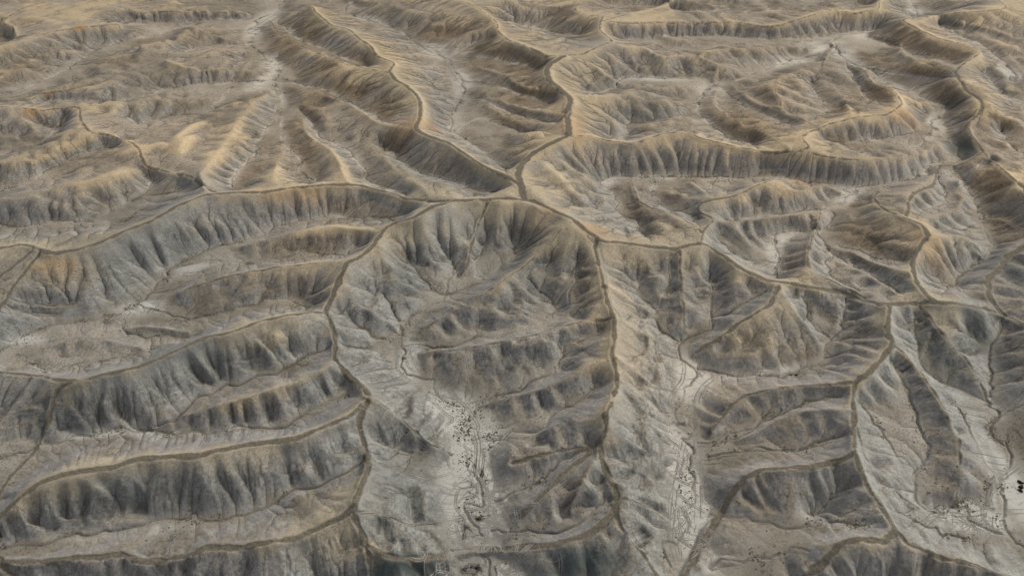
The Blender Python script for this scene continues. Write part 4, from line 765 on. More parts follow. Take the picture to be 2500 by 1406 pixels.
# ground colours (linear reflectance); yellow also carries the golden far light
GROUND = dict(
    tan=(.29, .25, .19), tan2=(.345, .305, .24), yellow=(.465, .385, .26),
    grey=(.205, .197, .194), grey2=(.265, .257, .25), pale=(.235, .24, .233), pale2=(.305, .308, .295),
    soil=(.235, .21, .18), soil2=(.295, .272, .24), scrub=(.15, .135, .11),
    brown=(.165, .128, .09), brown2=(.215, .175, .13), wash=(.55, .54, .515), wash2=(.43, .42, .40),
    dark_patch=(.05, .07, .075), rust=(.36, .21, .085), gully=(.07, .063, .056),
    track=(.105, .094, .075), track2=(.135, .12, .097), trail=(.075, .07, .062))
# patches of one ground colour: x, y, radius x, radius y, strength
TRAILS = """
0.9 -17.1,221.8 -14.8,209.7 -15.2,198.2 -11.7,187
0.5 -18.9,218.6 -16.2,209.2 -16.5,197.8 -17.4,187
0.5 -15.6,221.8 -12.9,209 -12.8,195.6 -9.5,182.9 -9.9,169.1
0.6 -27,197.1 -30.8,194.1 -38.8,193.3 -48.1,195.4 -57.7,196.1 -60.8,194.2
0.7 -60.1,164.9 -56.7,167.1 -50.1,167.9 -42.2,167.7 -34.3,169.3 -24.2,173.7 -19.9,175.3 -15.3,178.8
0.6 -34.3,152 -36.4,156 -35.4,161.6 -27.9,169 -22,173.1 -15.4,173.5 -11.7,171
0.6 -48.3,217.6 -43,212.4 -35.6,207.6 -26.3,206.1
0.5 -62.3,231.1 -60.2,224.8 -52.9,219.8 -43.1,214.6
0.5 -62.3,231.1 -51.9,227.1 -39.3,217.9 -29.7,213.1
0.4 -60.9,226.8 -58.4,220.3 -51.1,216.6 -40.6,209.7 -30.8,203.2
0.5 -31.1,221.6 -29.6,208.6 -27.1,198.2
0.5 -23.5,178.2 -23.1,186 -20.6,188.7 -14,190.4 -8.7,187
0.5 -95.5,285.5 -95.9,291 -91.7,299.5 -86.4,301.7 -81.1,302.3 -74.5,295.4 -66.7,289.3 -60.9,283.4
0.7 -61.2,286.1 -60.5,275 -59.5,267.4 -56.6,258 -47.1,248.8 -41.4,241.8 -32.9,232.2 -28.1,227.4 -31.3,223.1
0.8 -53.1,278.2 -53,271.5 -45.5,258 -34.2,248.7 -25.9,239 -21.5,234.2 -16.3,225.1 -15.5,219
0.4 -51.5,276 -49.5,267.1 -41.2,256.6 -30.2,246.3 -23.7,237.4
0.5 -62.1,287.8 -63.1,292.7 -58.9,299.1
0.5 -29.1,245.4 -27.6,248 -23.2,248.1 -20.4,245.5 -20.7,242.9 -23.9,242.1
1.0 88.8,268 86,256 80.4,246.2 75.6,238.1 76.5,232.9 81.3,224.8 84.3,219.3
1.5 129.8,258 117.2,260.3 109.6,260.5 100.1,253.9 91.9,244.6 88.8,237.5 87.4,228.2 84.7,219.3 83.7,210.1 80.2,192.9 78.4,182.2 75.5,172.1
0.6 87.5,219 84.7,209.4 81.5,191.6 78.8,179.2
1.1 78.8,216.1 74.1,201.1 70.3,190.1 66.5,177 63.4,162.5 64.3,153.5
0.5 77.7,216.1 73,201.1 69,190.1 65.1,177 61.9,162.5
0.6 75.7,209.4 68.2,206.3 61.1,201.3 59.7,197.9 62,196.6 65.2,193.5 68.9,192.5
0.6 61.7,167.2 55.6,162.9 54,158.7 56.5,156 59.2,152.3
0.6 57,157.4 58.4,162.8 61.6,166.6 68.6,170.6 71.6,174.5 72,181.2
0.5 -279.5,300.7 -278.8,303.7 -275.8,302.5 -270.6,296
0.5 0.5,169.8 3.8,165.7 9.1,160
0.7 16.6,156.5 18.5,152.8 18.3,147.5
0.9 227.1,203.4 219.6,198.4 208.4,191.6 201.7,185.1 197.5,179.1
0.4 226,202 209.5,191.3 202.2,184 198.1,178.7
0.6 178,181.3 180.1,186.2 187.3,193.5 194.9,200.3
1.5 180.3,175.7 176.4,168.6 174.9,161.5 176.2,158.5 170.7,152.5 167.4,150.7
0.8 148.7,166.6 150.5,169 155.9,168.4 162.5,169 169.9,172.3 178,174.9
1.6 199,154.7 193.9,160.6 193.2,166.9 194.5,171.8 197.7,176.7
1.3 180.8,175.7 189.4,175.7 198.8,177.3 212.1,177.4
0.6 187.1,184.1 189.5,186.2 192.2,185.7 194.9,179.7 194.7,176.9
0.8 12.1,418.8 18.7,426.7 33.1,427.9 43.9,435.4 51.4,436.8 62,442.3 65.6,454.7
0.7 32.6,475.9 43.2,468.5 54.2,459.6 68.7,461.4
0.9 39.4,378.6 50.2,378.8 65.5,392.2 72.6,392.3 77.5,366.2
0.7 78.6,466.5 106.8,474.8 130.3,474.3 161.2,471.7 193.5,474.7 205.6,470.5
1.2 236.4,473.8 237.6,462.4 244.5,447.9 246.7,421.3
0.8 95.5,318.1 87.5,306.3 83,295.9 83.2,288.9 87.3,283
0.5 141.9,313.5 131.4,300.3 119,293.1 107.1,285.5
0.5 11.7,389.8 18,381.8 24.4,380.3
0.7 -1.2,336.3 4.7,330.4 5.9,327.5 8.2,321.3 9.2,311.5 11.1,296.4
0.5 52.2,348.4 52.9,330.2 52.7,308.7 53.4,293.7 56.9,285.5 55,276
0.7 353.2,776.4 374.7,802.6 412.4,811.7 412.8,824.4
1.2 -52.8,655.7 -66.9,713.1 -82.6,749.4
0.8 -296.5,825.8 -285.6,837.9 -273.5,884.6 -250.1,914.5
0.9 181.2,352.7 188.4,376.3 198.9,395.1 201.7,395.1
0.7 253.9,372.5 251.8,379.3 248.6,385.9 246.8,398.1
0.8 113.6,250.9 133.2,255.3 153,255 159.3,240.3
0.6 92.5,255.6 98.2,262.3 108.7,264.2 105.9,260.1 97.6,264.6
0.6 118.8,237.9 126.5,238.3 145.8,239.6
0.7 -8.6,183.9 -3.5,194 7.1,198 17.8,200.6
0.5 -6.8,180.9 -1.7,190.1 5.3,195.8
0.5 1.6,168.1 10,175.3 18.8,184.2 25.8,189.1 33.3,196.5 35.6,202.3
0.7 20.2,176.9 13.2,170.7 6.6,167.8
0.9 257.9,296.5 262.6,292.9 268,292.2 277.2,296.7
0.6 278.9,498.8 306.1,524 349.1,549.6 354.9,557.6
0.5 165,177.3 160.6,162.9 164.4,147.5
0.4 123.9,146.9 127.1,151.6 131,152.7 133.9,148.8 133.9,144.7
0.5 144.6,173.6 148.8,168.5 147.2,161.5
1.2 -302,812.9 -293.4,848.4 -279.1,905.7
0.8 -289.2,331.8 -283.2,343.9
0.6 -241.9,310.7 -235,309.7 -222.6,317.3
0.5 -221.2,280.3 -205.8,281.1 -189.6,270.7
0.9 -169.2,218.5 -160.8,220.9 -144.6,218.8 -127.5,214.2
0.6 164.5,148.1 174.4,145.1 180,143.8
"""
# loops left by riders: centre, spread, count, radii, arc span
SCRIBBLES = [
    (-10, 172, 11.7, 10.6, 90, 3, 14, 2.2),
    (-12.7, 154.2, 17.5, 5.2, 110, 4, 16, 2.5),
    (-15, 191.3, 3.9, 12.8, 26, 10, 40, 1),
    (66.5, 169.6, 6.6, 15.2, 36, 4, 12, 2.5),
    (77.1, 198, 5.4, 22.2, 22, 15, 60, 0.8),
    (186.1, 170.1, 8.3, 7.6, 34, 3, 12, 2.5),
    (83.5, 159.1, 6.4, 7.2, 14, 2, 8, 4.5),
    (102.6, 264, 10.5, 5.5, 14, 6, 20, 1.6),
    (-32.4, 250.3, 14.2, 5.1, 22, 15, 50, 0.8),
    (-48.5, 267.1, 5.3, 9.2, 10, 4, 12, 2.5),
    (-68, 218.5, 4, 8.6, 14, 10, 40, 0.9),
    (-1.7, 187.1, 5.2, 8.4, 20, 8, 30, 1.2),
    (-384.1, 809.1, 9.2, 7.4, 4, 6, 14, 2),
    (231.7, 232.7, 3.9, 10.5, 8, 5, 15, 2),
    (-140, 216.4, 22.4, 1.9, 8, 30, 90, 0.5),
    (-6.2, 479.6, 12.3, 10.1, 12, 6, 20, 1.5),
    (53, 560.9, 4.1, 25.9, 10, 15, 50, 0.7),
    (141.5, 306.2, 4.5, 5.5, 8, 6, 15, 1.5),
]
WASH = [
    (-240.9, 741.9, 12.9, 174.6, 0.8),
    (-291.2, 840.5, 14.3, 63.2, 0.8),
    (-17.6, 191.3, 15.8, 36.7, 1),
    (-11, 151.6, 18.9, 6.9, 0.9),
    (-32.9, 230.1, 17.4, 15.6, 0.9),
    (-52.4, 264.3, 6.3, 18.3, 0.7),
    (73.2, 187.4, 9.6, 38.1, 1),
    (89.9, 252.7, 10.2, 17.4, 0.9),
    (123.9, 258.5, 24.7, 5.9, 0.6),
    (212.6, 193.6, 7.1, 23.9, 0.9),
    (188.1, 173.9, 15.1, 6.8, 1),
    (230.5, 242.3, 5, 11, 0.6),
    (180, 376.1, 15.6, 14.2, 0.8),
    (163.7, 355.5, 5, 26.4, 0.7),
    (241.6, 439, 17.5, 17.5, 0.7),
    (316.3, 474.2, 12.3, 19.6, 0.8),
    (364.2, 565.9, 14, 25.4, 0.7),
    (338, 757, 26.3, 33.2, 0.9),
    (272.4, 715.2, 37.7, 19.5, 0.8),
    (400.4, 803.4, 27.6, 23.4, 0.9),
    (345.9, 731.2, 10.7, 50.3, 0.6),
    (181.8, 628.1, 11.3, 29.7, 0.7),
    (138.9, 667, 47.6, 8.7, 0.7),
    (105.5, 732.5, 16.9, 10.5, 0.5),
    (471.2, 873, 24.5, 42.4, 0.9),
    (68.9, 457.8, 9, 8.7, 0.9),
    (106.6, 468.2, 18.3, 7.7, 0.7),
    (76.7, 386, 10.6, 9.9, 0.6),
    (-169, 853, 24.1, 32.4, 0.8),
    (-81.6, 738, 17.2, 32, 0.7),
    (-47, 656.4, 9.8, 42.6, 0.6),
    (-48.1, 553.1, 8.6, 24.6, 0.5),
    (476.2, 664.5, 15.7, 66.1, 0.8),
    (-208.3, 311.4, 13.9, 7.4, 0.6),
    (-192.3, 345.1, 12.3, 6.8, 0.5),
    (-186.7, 216.4, 46.6, 3.4, 0.6),
    (-129.9, 220.4, 22.6, 3.5, 0.5),
    (-154.6, 165, 40.7, 4.6, 0.35),
    (-261, 284.5, 13.2, 4.6, 0.5),
    (-64.3, 248.6, 10, 7.1, 0.8),
    (154.6, 392.4, 15.9, 4, 0.6),
    (137.8, 236.6, 17.5, 4.3, 0.4),
]
BROWN = [
    (-232.1, 776.3, 31.2, 63.1, 1),
    (-167.5, 680.7, 31.9, 40.5, 1),
    (-145.6, 622.6, 33.6, 34.8, 1),
    (-108.1, 571, 20.9, 30.7, 1),
    (-111.5, 739.6, 25.7, 38.9, 0.6),
    (-68.1, 795.2, 50, 32.3, 1),
    (-21, 722.9, 37.7, 44.4, 1),
    (11.9, 673.5, 27.8, 44.9, 1),
    (14.7, 610.5, 29.5, 38.6, 1),
    (-6.9, 555.1, 30.9, 29, 0.7),
    (-29.6, 463.6, 17.7, 19.6, 0.6),
    (-56.8, 463.4, 35.8, 25.7, 0.7),
    (-93, 505, 19.2, 21.5, 0.9),
    (-174.2, 580.9, 17.8, 53.4, 0.8),
    (-160, 491.8, 18.8, 31.3, 0.8),
    (-192.3, 455, 14.8, 21.8, 0.6),
    (-199.2, 518, 9.8, 37.4, 0.6),
    (62.3, 852.5, 23.9, 33.1, 0.8),
    (125, 893.6, 40, 24.8, 0.9),
    (257.9, 635.8, 19, 31, 0.6),
    (430.1, 757, 34.7, 41.1, 1),
    (439.1, 711.9, 24.8, 27.1, 1),
    (395.2, 670.8, 27.7, 27, 1),
    (367.7, 713.1, 25.1, 30.3, 1),
    (333.4, 601, 29, 33.2, 1),
    (282.2, 562.5, 13.7, 25.8, 0.9),
    (392, 627.3, 18.8, 34.9, 0.8),
    (412.3, 608.4, 10.9, 24.3, 0.8),
    (196.2, 558.3, 27.5, 42.1, 0.9),
    (230.7, 607.3, 14.6, 28.8, 0.6),
    (262.9, 514.9, 19.5, 13.3, 1),
    (402.9, 536.5, 20.1, 47.2, 0.9),
    (346.5, 442.4, 20.2, 36.2, 1),
    (317.8, 393.1, 16.1, 30.2, 0.9),
    (221.1, 375, 20.8, 28.5, 1),
    (236.5, 426.2, 17.1, 16.8, 0.8),
    (187, 351.9, 10, 21.8, 0.8),
    (172, 346.9, 9.8, 17.2, 0.7),
    (84.8, 406, 13.7, 26.5, 0.9),
    (95.3, 376.1, 18, 19.3, 0.9),
    (113.6, 428.4, 11.4, 20, 0.7),
    (24.7, 357.7, 17.3, 27.3, 0.4),
    (40, 326.5, 14.1, 23.9, 0.8),
    (44.5, 302.2, 11.1, 14.5, 0.8),
    (24.3, 342.6, 12.1, 25.5, 0.4),
    (0, 377.6, 15.5, 24.1, 0.4),
    (42.7, 279.2, 12.8, 9.8, 0.7),
    (-8.3, 713.4, 16.6, 24.7, 0.6),
    (173.7, 278.2, 19.3, 19.5, 0.6),
    (258, 269.6, 12.6, 37.8, 0.8),
    (231.5, 218.1, 5.6, 14.7, 0.9),
    (185, 210.1, 9.2, 21.3, 0.7),
    (183, 189.3, 7, 8.5, 0.6),
    (30.3, 183.2, 10.1, 14.4, 0.8),
    (8.9, 201.4, 8.9, 6.8, 0.6),
    (116.5, 174.9, 20, 11.7, 0.4),
    (96, 148.7, 13.9, 5, 0.6),
    (153.1, 146.1, 12.2, 6.6, 0.7),
    (132.5, 190, 15.5, 6.4, 0.4),
    (-115.3, 372.5, 23, 11.8, 0.4),
    (-107.5, 408.9, 19.3, 11.7, 0.8),
    (-127.5, 366.1, 25.5, 11.5, 0.7),
    (-128.1, 320.3, 20.9, 9.7, 0.6),
    (-228.8, 266, 18.9, 7.7, 0.6),
    (-269.9, 426.7, 22.7, 16.9, 0.5),
    (-78.2, 193.9, 8.7, 13, 0.5),
    (-407.8, 788.2, 22.6, 19.9, 0.8),
    (-388.6, 698, 32.7, 21.3, 0.6),
    (-474, 674.9, 23.9, 28.1, 0.3),
]
DARK_PATCHES = [  # teal-dark patches blended over the ground colour
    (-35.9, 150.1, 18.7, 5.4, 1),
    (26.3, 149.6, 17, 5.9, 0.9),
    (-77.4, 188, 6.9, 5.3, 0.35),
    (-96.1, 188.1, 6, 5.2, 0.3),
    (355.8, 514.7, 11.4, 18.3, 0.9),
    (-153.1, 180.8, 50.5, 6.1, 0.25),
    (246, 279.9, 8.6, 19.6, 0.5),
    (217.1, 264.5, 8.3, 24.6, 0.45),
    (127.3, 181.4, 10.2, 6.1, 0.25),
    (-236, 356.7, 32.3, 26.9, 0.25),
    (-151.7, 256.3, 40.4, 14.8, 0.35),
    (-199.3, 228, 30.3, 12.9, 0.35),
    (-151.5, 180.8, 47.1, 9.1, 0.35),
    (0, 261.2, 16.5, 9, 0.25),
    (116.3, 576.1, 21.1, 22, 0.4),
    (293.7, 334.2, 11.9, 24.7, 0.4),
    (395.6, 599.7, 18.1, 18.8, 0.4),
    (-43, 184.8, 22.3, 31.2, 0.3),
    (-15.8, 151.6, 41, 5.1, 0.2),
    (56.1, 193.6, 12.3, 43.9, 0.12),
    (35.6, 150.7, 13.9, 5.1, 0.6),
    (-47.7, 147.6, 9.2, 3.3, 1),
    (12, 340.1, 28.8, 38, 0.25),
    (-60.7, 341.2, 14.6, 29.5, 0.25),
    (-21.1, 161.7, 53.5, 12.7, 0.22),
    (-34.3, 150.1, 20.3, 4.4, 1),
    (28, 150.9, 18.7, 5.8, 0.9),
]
RUST = [
    (-471.1, 784, 6.2, 8.7, 1),
    (-402.9, 559.4, 6.2, 7.7, 0.8),
    (-415.7, 609.6, 5.1, 4.8, 0.7),
    (-66.4, 350.1, 4.4, 3.5, 0.3),
    (-154, 416.3, 32.9, 7.8, 0.35),
    (-266.5, 334.5, 14.3, 7.4, 0.5),
    (20.6, 381.8, 12.9, 7, 0.4),
    (49.9, 364.2, 10, 9.3, 0.6),
    (255.4, 354.5, 9.9, 22.2, 0.4),
    (210.6, 454.4, 11.9, 7.4, 0.6),
    (327.4, 553.2, 20.5, 10, 0.5),
    (-74.9, 526.2, 19.5, 15.7, 0.5),
    (48.5, 522.3, 9.7, 39, 0.5),
]
BUSHES = [
    (139.5, 255.1, 0.75),
    (141.6, 254.5, 0.8),
    (219.1, 191.7, 0.9),
    (217.8, 189.3, 1),
    (216.5, 187.4, 0.8),
]
# ---------------------------------------------------------------- surface masks (what colours the ground)
# round off the crests and the rims of the valley floors
for _ in range(3):
    p = np.pad(h, 1, mode='edge')
    lap = (p[:-2, 1:-1] + p[2:, 1:-1] + p[1:-1, :-2] + p[1:-1, 2:]) / 4 - h
    h = h + np.where(bed < 1.2, 0.15, np.where(rd < rw + 1.5, .8, .12)) * lap
trk = np.full((NY, NX), BIG, np.float32); trw = np.zeros((NY, NX), np.float32); tid = np.full((NY, NX), -1, np.int32)
TR = [(w, P) for w, P in ridges if w > 0]
for n, (w, P) in enumerate(TR):
    D = densify(P, 3.0)
    r = np.random.default_rng(n)
    D[:, :2] += np.interp(np.linspace(0, 1, len(D)), np.linspace(0, 1, max(2, len(D) // 3)), r.standard_normal(max(2, len(D) // 3)))[:, None] * .25
    d_old = trk.copy()
    seg_stamp([tuple(q) for q in D], w + 3.0, trk, zval=None, ids=tid, idval=n)
    ch = trk < d_old
    trw[ch] = w
trw *= .74
e = trk - trw                                    # signed distance from the track's edge
cell = (dx_row[:, None] * .6)
def sst(a, b, x):
    t = np.clip((x - a) / (b - a), 0, 1)
    return t * t * (3 - 2 * t)
track = 1 - sst(-.35, .45, e + .35 * world_noise(XG, YG[:, None] + 0 * XG, 2.0, 21))
berm = np.exp(-((e - 1.0) / .8) ** 2) * (trk < 900)
h = h + (-.28 * track + .10 * berm).astype(np.float32)

# arroyo: the narrow trench cut along the valley lines
arroyo = np.clip(.72 + .45 * world_noise(XG, YG[:, None] + 0 * XG, 13.0, 77), .4, 1) * np.exp(-(bed / np.maximum(.5, dx_row[:, None] * .8)) ** 2)
gul = .5 * sst(.7, 1.3, LACC) + .5 * sst(1.3, 2.1, LACC)
h = h - (.9 * arroyo * (1 - track)).astype(np.float32)

gy = np.gradient(h, axis=0) / dy_row[:, None]; gx = np.gradient(h, axis=1) / dx_row[:, None]
slope = np.hypot(gx, gy)
gsm_x, gsm_y = gx.copy(), gy.copy()
for _ in range(6):
    for A_ in (gsm_x, gsm_y):
        p = np.pad(A_, 1, mode='edge'); A_[:] = (p[:-2, 1:-1] + p[2:, 1:-1] + p[1:-1, :-2] + p[1:-1, 2:] + A_) / 5
ssm = np.hypot(gsm_x, gsm_y)
YY = YG[:, None] + 0 * XG
N1 = world_noise(XG, YY, 18.0, 31); N2 = world_noise(XG, YY, 5.0, 32); N3 = world_noise(XG, YY, 60.0, 33); N4 = world_noise(XG, YY, 1.6, 34)
hb = h0.copy()
for _ in range(14):
    p = np.pad(hb, 1, mode='edge'); hb = (p[:-2, 1:-1] + p[2:, 1:-1] + p[1:-1, :-2] + p[1:-1, 2:] + hb) / 5
bx = np.gradient(hb, axis=1) / dx_row[:, None]; by = np.gradient(hb, axis=0) / dy_row[:, None]
upper = sst(250, 480, YY + 40 * N3)
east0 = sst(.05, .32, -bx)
cap = sst(.58, 1.0, rel + .16 * N1 + .08 * N2 + .05 * N4 + .10 * (1 - upper) * sst(.05, .3, by) - .5 * np.clip(-spur_field(TAB1, 3.6, 16.0, 51), 0, 1) * .4) * (1 - .85 * east0 * (1 - upper)) + .45 * east0 * upper * sst(.25, .7, rel + .1 * N1)
cap = np.clip(cap, 0, 1)                     # tan cap rock near the crests
steep = sst(.26, .48, ssm + .05 * N2)
west = sst(-.05, .30, gsm_x); south = sst(-.05, .30, gsm_y)
# where the ground stands above or lies below its surroundings
hc = h[:NY // 4 * 4, :NX // 4 * 4].reshape(NY // 4, 4, NX // 4, 4).mean((1, 3))
for _ in range(5):
    p = np.pad(hc, 1, mode='edge'); hc = (p[:-2, 1:-1] + p[2:, 1:-1] + p[1:-1, :-2] + p[1:-1, 2:] + hc) / 5
pj = np.clip((np.arange(NY) - 1.5) / 4, 0, hc.shape[0] - 1.001); pi_ = np.clip((np.arange(NX) - 1.5) / 4, 0, hc.shape[1] - 1.001)
j0_ = pj.astype(int); fj_ = (pj - j0_)[:, None]; i0_ = pi_.astype(int); fi_ = (pi_ - i0_)[None, :]
tpi = h - (hc[j0_][:, i0_] * (1 - fj_) * (1 - fi_) + hc[j0_ + 1][:, i0_] * fj_ * (1 - fi_) + hc[j0_][:, i0_ + 1] * (1 - fj_) * fi_ + hc[j0_ + 1][:, i0_ + 1] * fj_ * fi_)
tpi /= (dx_row[:, None] / .9)
cap = np.clip(cap + upper * .40 * sst(.2, 1.0, tpi) * sst(.12, .3, rel), 0, 1)
hollow = sst(.1, .8, -tpi)
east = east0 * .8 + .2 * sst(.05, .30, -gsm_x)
def blobs(L):
    m = np.zeros((NY, NX))
    for x, y, rx, ry, s in L:
        m = np.maximum(m, s * np.exp(-(((XG - x) / rx) ** 2 + ((YY - y) / ry) ** 2) ** 1.5))
    return m
wash = blobs(WASH) * (1 - .35 * upper)
floor_ = (1 - sst(.04, .20, rel + .04 * N2 - .06 * wash)) * (1 - sst(.15, .35, ssm)) * np.clip(wash * 1.35 + .12 + .08 * N2, 0, 1)
scrub = np.clip((1 - sst(.30, .55, ssm)) * (1 - east * .8) * (.55 + .35 * N1), 0, 1)
brown = blobs(BROWN) * (.45 + .55 * upper) * (1 - east) * (1 - .65 * cap * (rel > .8)) * sst(.0, .12, rel)
dark_patch = blobs(DARK_PATCHES)
rust = blobs(RUST)
margin = np.exp(-(bed / 2.2) ** 2) * (.25 + .75 * upper) * np.clip(.7 + .5 * N2, 0, 1)
floor_ = np.clip(np.maximum(floor_, .75 * margin * (1 - sst(.25, .5, ssm))), 0, 1)
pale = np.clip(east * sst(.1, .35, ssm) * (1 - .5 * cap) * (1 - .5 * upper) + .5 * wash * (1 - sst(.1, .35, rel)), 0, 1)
wide = sst(.6, 1.1, dx_row[:, None])
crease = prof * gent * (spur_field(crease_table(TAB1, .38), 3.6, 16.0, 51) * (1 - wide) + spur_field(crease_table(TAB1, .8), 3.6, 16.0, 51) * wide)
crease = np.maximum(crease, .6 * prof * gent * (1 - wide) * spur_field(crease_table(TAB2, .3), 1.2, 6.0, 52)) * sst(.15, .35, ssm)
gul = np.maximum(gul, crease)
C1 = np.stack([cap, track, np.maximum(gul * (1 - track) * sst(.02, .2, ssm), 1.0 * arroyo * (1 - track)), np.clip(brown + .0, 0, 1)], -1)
C2 = np.stack([steep, floor_, scrub, pale], -1)
trail = np.zeros((NY, NX), np.float32)
RIBBONS = []
def splat(X, Y, a):
    fi, fj = to_ij(X, Y)
    ok = (fi > 1) & (fi < NX - 2) & (fj > 1) & (fj < NY - 2)
    fi, fj = fi[ok], fj[ok]; a = np.broadcast_to(a, ok.shape)[ok]
    i0 = fi.astype(int); j0 = fj.astype(int); u = fi - i0; v = fj - j0
    # a thin mark fills only a share of a coarse cell
    s = (VV[j0] * S_U)
    for dj, wj in ((0, 1 - v), (1, v)):
        for di, wi in ((0, 1 - u), (1, u)):
            np.maximum.at(trail, (j0 + dj, i0 + di), (a * (wi * wj) ** .3).astype(np.float32))
def mark(P, hw, a, seed):
    D = densify([(p[0], p[1], 0) for p in P], .35)
    r = np.random.default_rng(seed); n = len(D)
    wob = np.interp(np.arange(n), np.linspace(0, n, n // 12 + 2), r.standard_normal(n // 12 + 2)) * .18
    tx, ty = np.gradient(D[:, 0]), np.gradient(D[:, 1]); L = np.hypot(tx, ty) + 1e-6
    nx_, ny_ = -ty / L, tx / L
    fade = np.clip(np.minimum(np.arange(n), n - np.arange(n)) / 12.0, .2, 1)
    alpha = a * fade * np.clip(.8 + .25 * np.interp(np.arange(n), np.linspace(0, n, n // 20 + 2), r.standard_normal(n // 20 + 2)), .3, 1)
    RIBBONS.append((D[:, :2] + np.stack([nx_, ny_], 1) * wob[:, None], hw, a, seed))
    offs = [0.0] if hw < .45 else ([-hw * .7, hw * .7] if hw < .75 else list(np.arange(-hw, hw + .01, .4)))
    for o in offs:
        splat(D[:, 0] + nx_ * (o + wob), D[:, 1] + ny_ * (o + wob), alpha * (1 if hw < 1 else .75))
for n, l in enumerate(TRAILS.strip().splitlines()):
    a = l.split(); mark([tuple(map(float, p.split(','))) for p in a[1:]], float(a[0]), .85, n)
r = np.random.default_rng(77)
for (cx, cy, rx, ry, cnt, r0, r1, span) in SCRIBBLES:
    for k in range(cnt):
        x, y = cx + r.normal() * rx * .55, cy + r.normal() * ry * .55
        R_ = r.uniform(r0, r1); a0 = r.uniform(0, 6.3); sp = span * r.uniform(.4, 1.3); dr = r.uniform(-.4, .4)
        t = np.linspace(0, 1, 14); ang = a0 + sp * t
        rr_ = R_ * (1 + dr * t)
        px_, py_ = x + rr_ * np.cos(ang) - R_ * np.cos(a0 + sp / 2) * .8, y + rr_ * np.sin(ang) - R_ * np.sin(a0 + sp / 2) * .8
        mark(list(zip(px_, py_)), r.choice([.3, .3, .6]), r.uniform(.35, .8), 1000 + k)
trail *= (1 - track)
C4 = np.stack([sarc + .6 * world_noise(XG, YY, 7.0, 71), np.sqrt(np.minimum(rdist, 1e5)), prof * (rdist < 1200) * (.35 + .65 * gent), upper], -1)
C3 = np.stack([dark_patch, rust, np.clip(trail, 0, 1), np.clip(upper * .8 + .2 * N3, 0, 1)], -1)

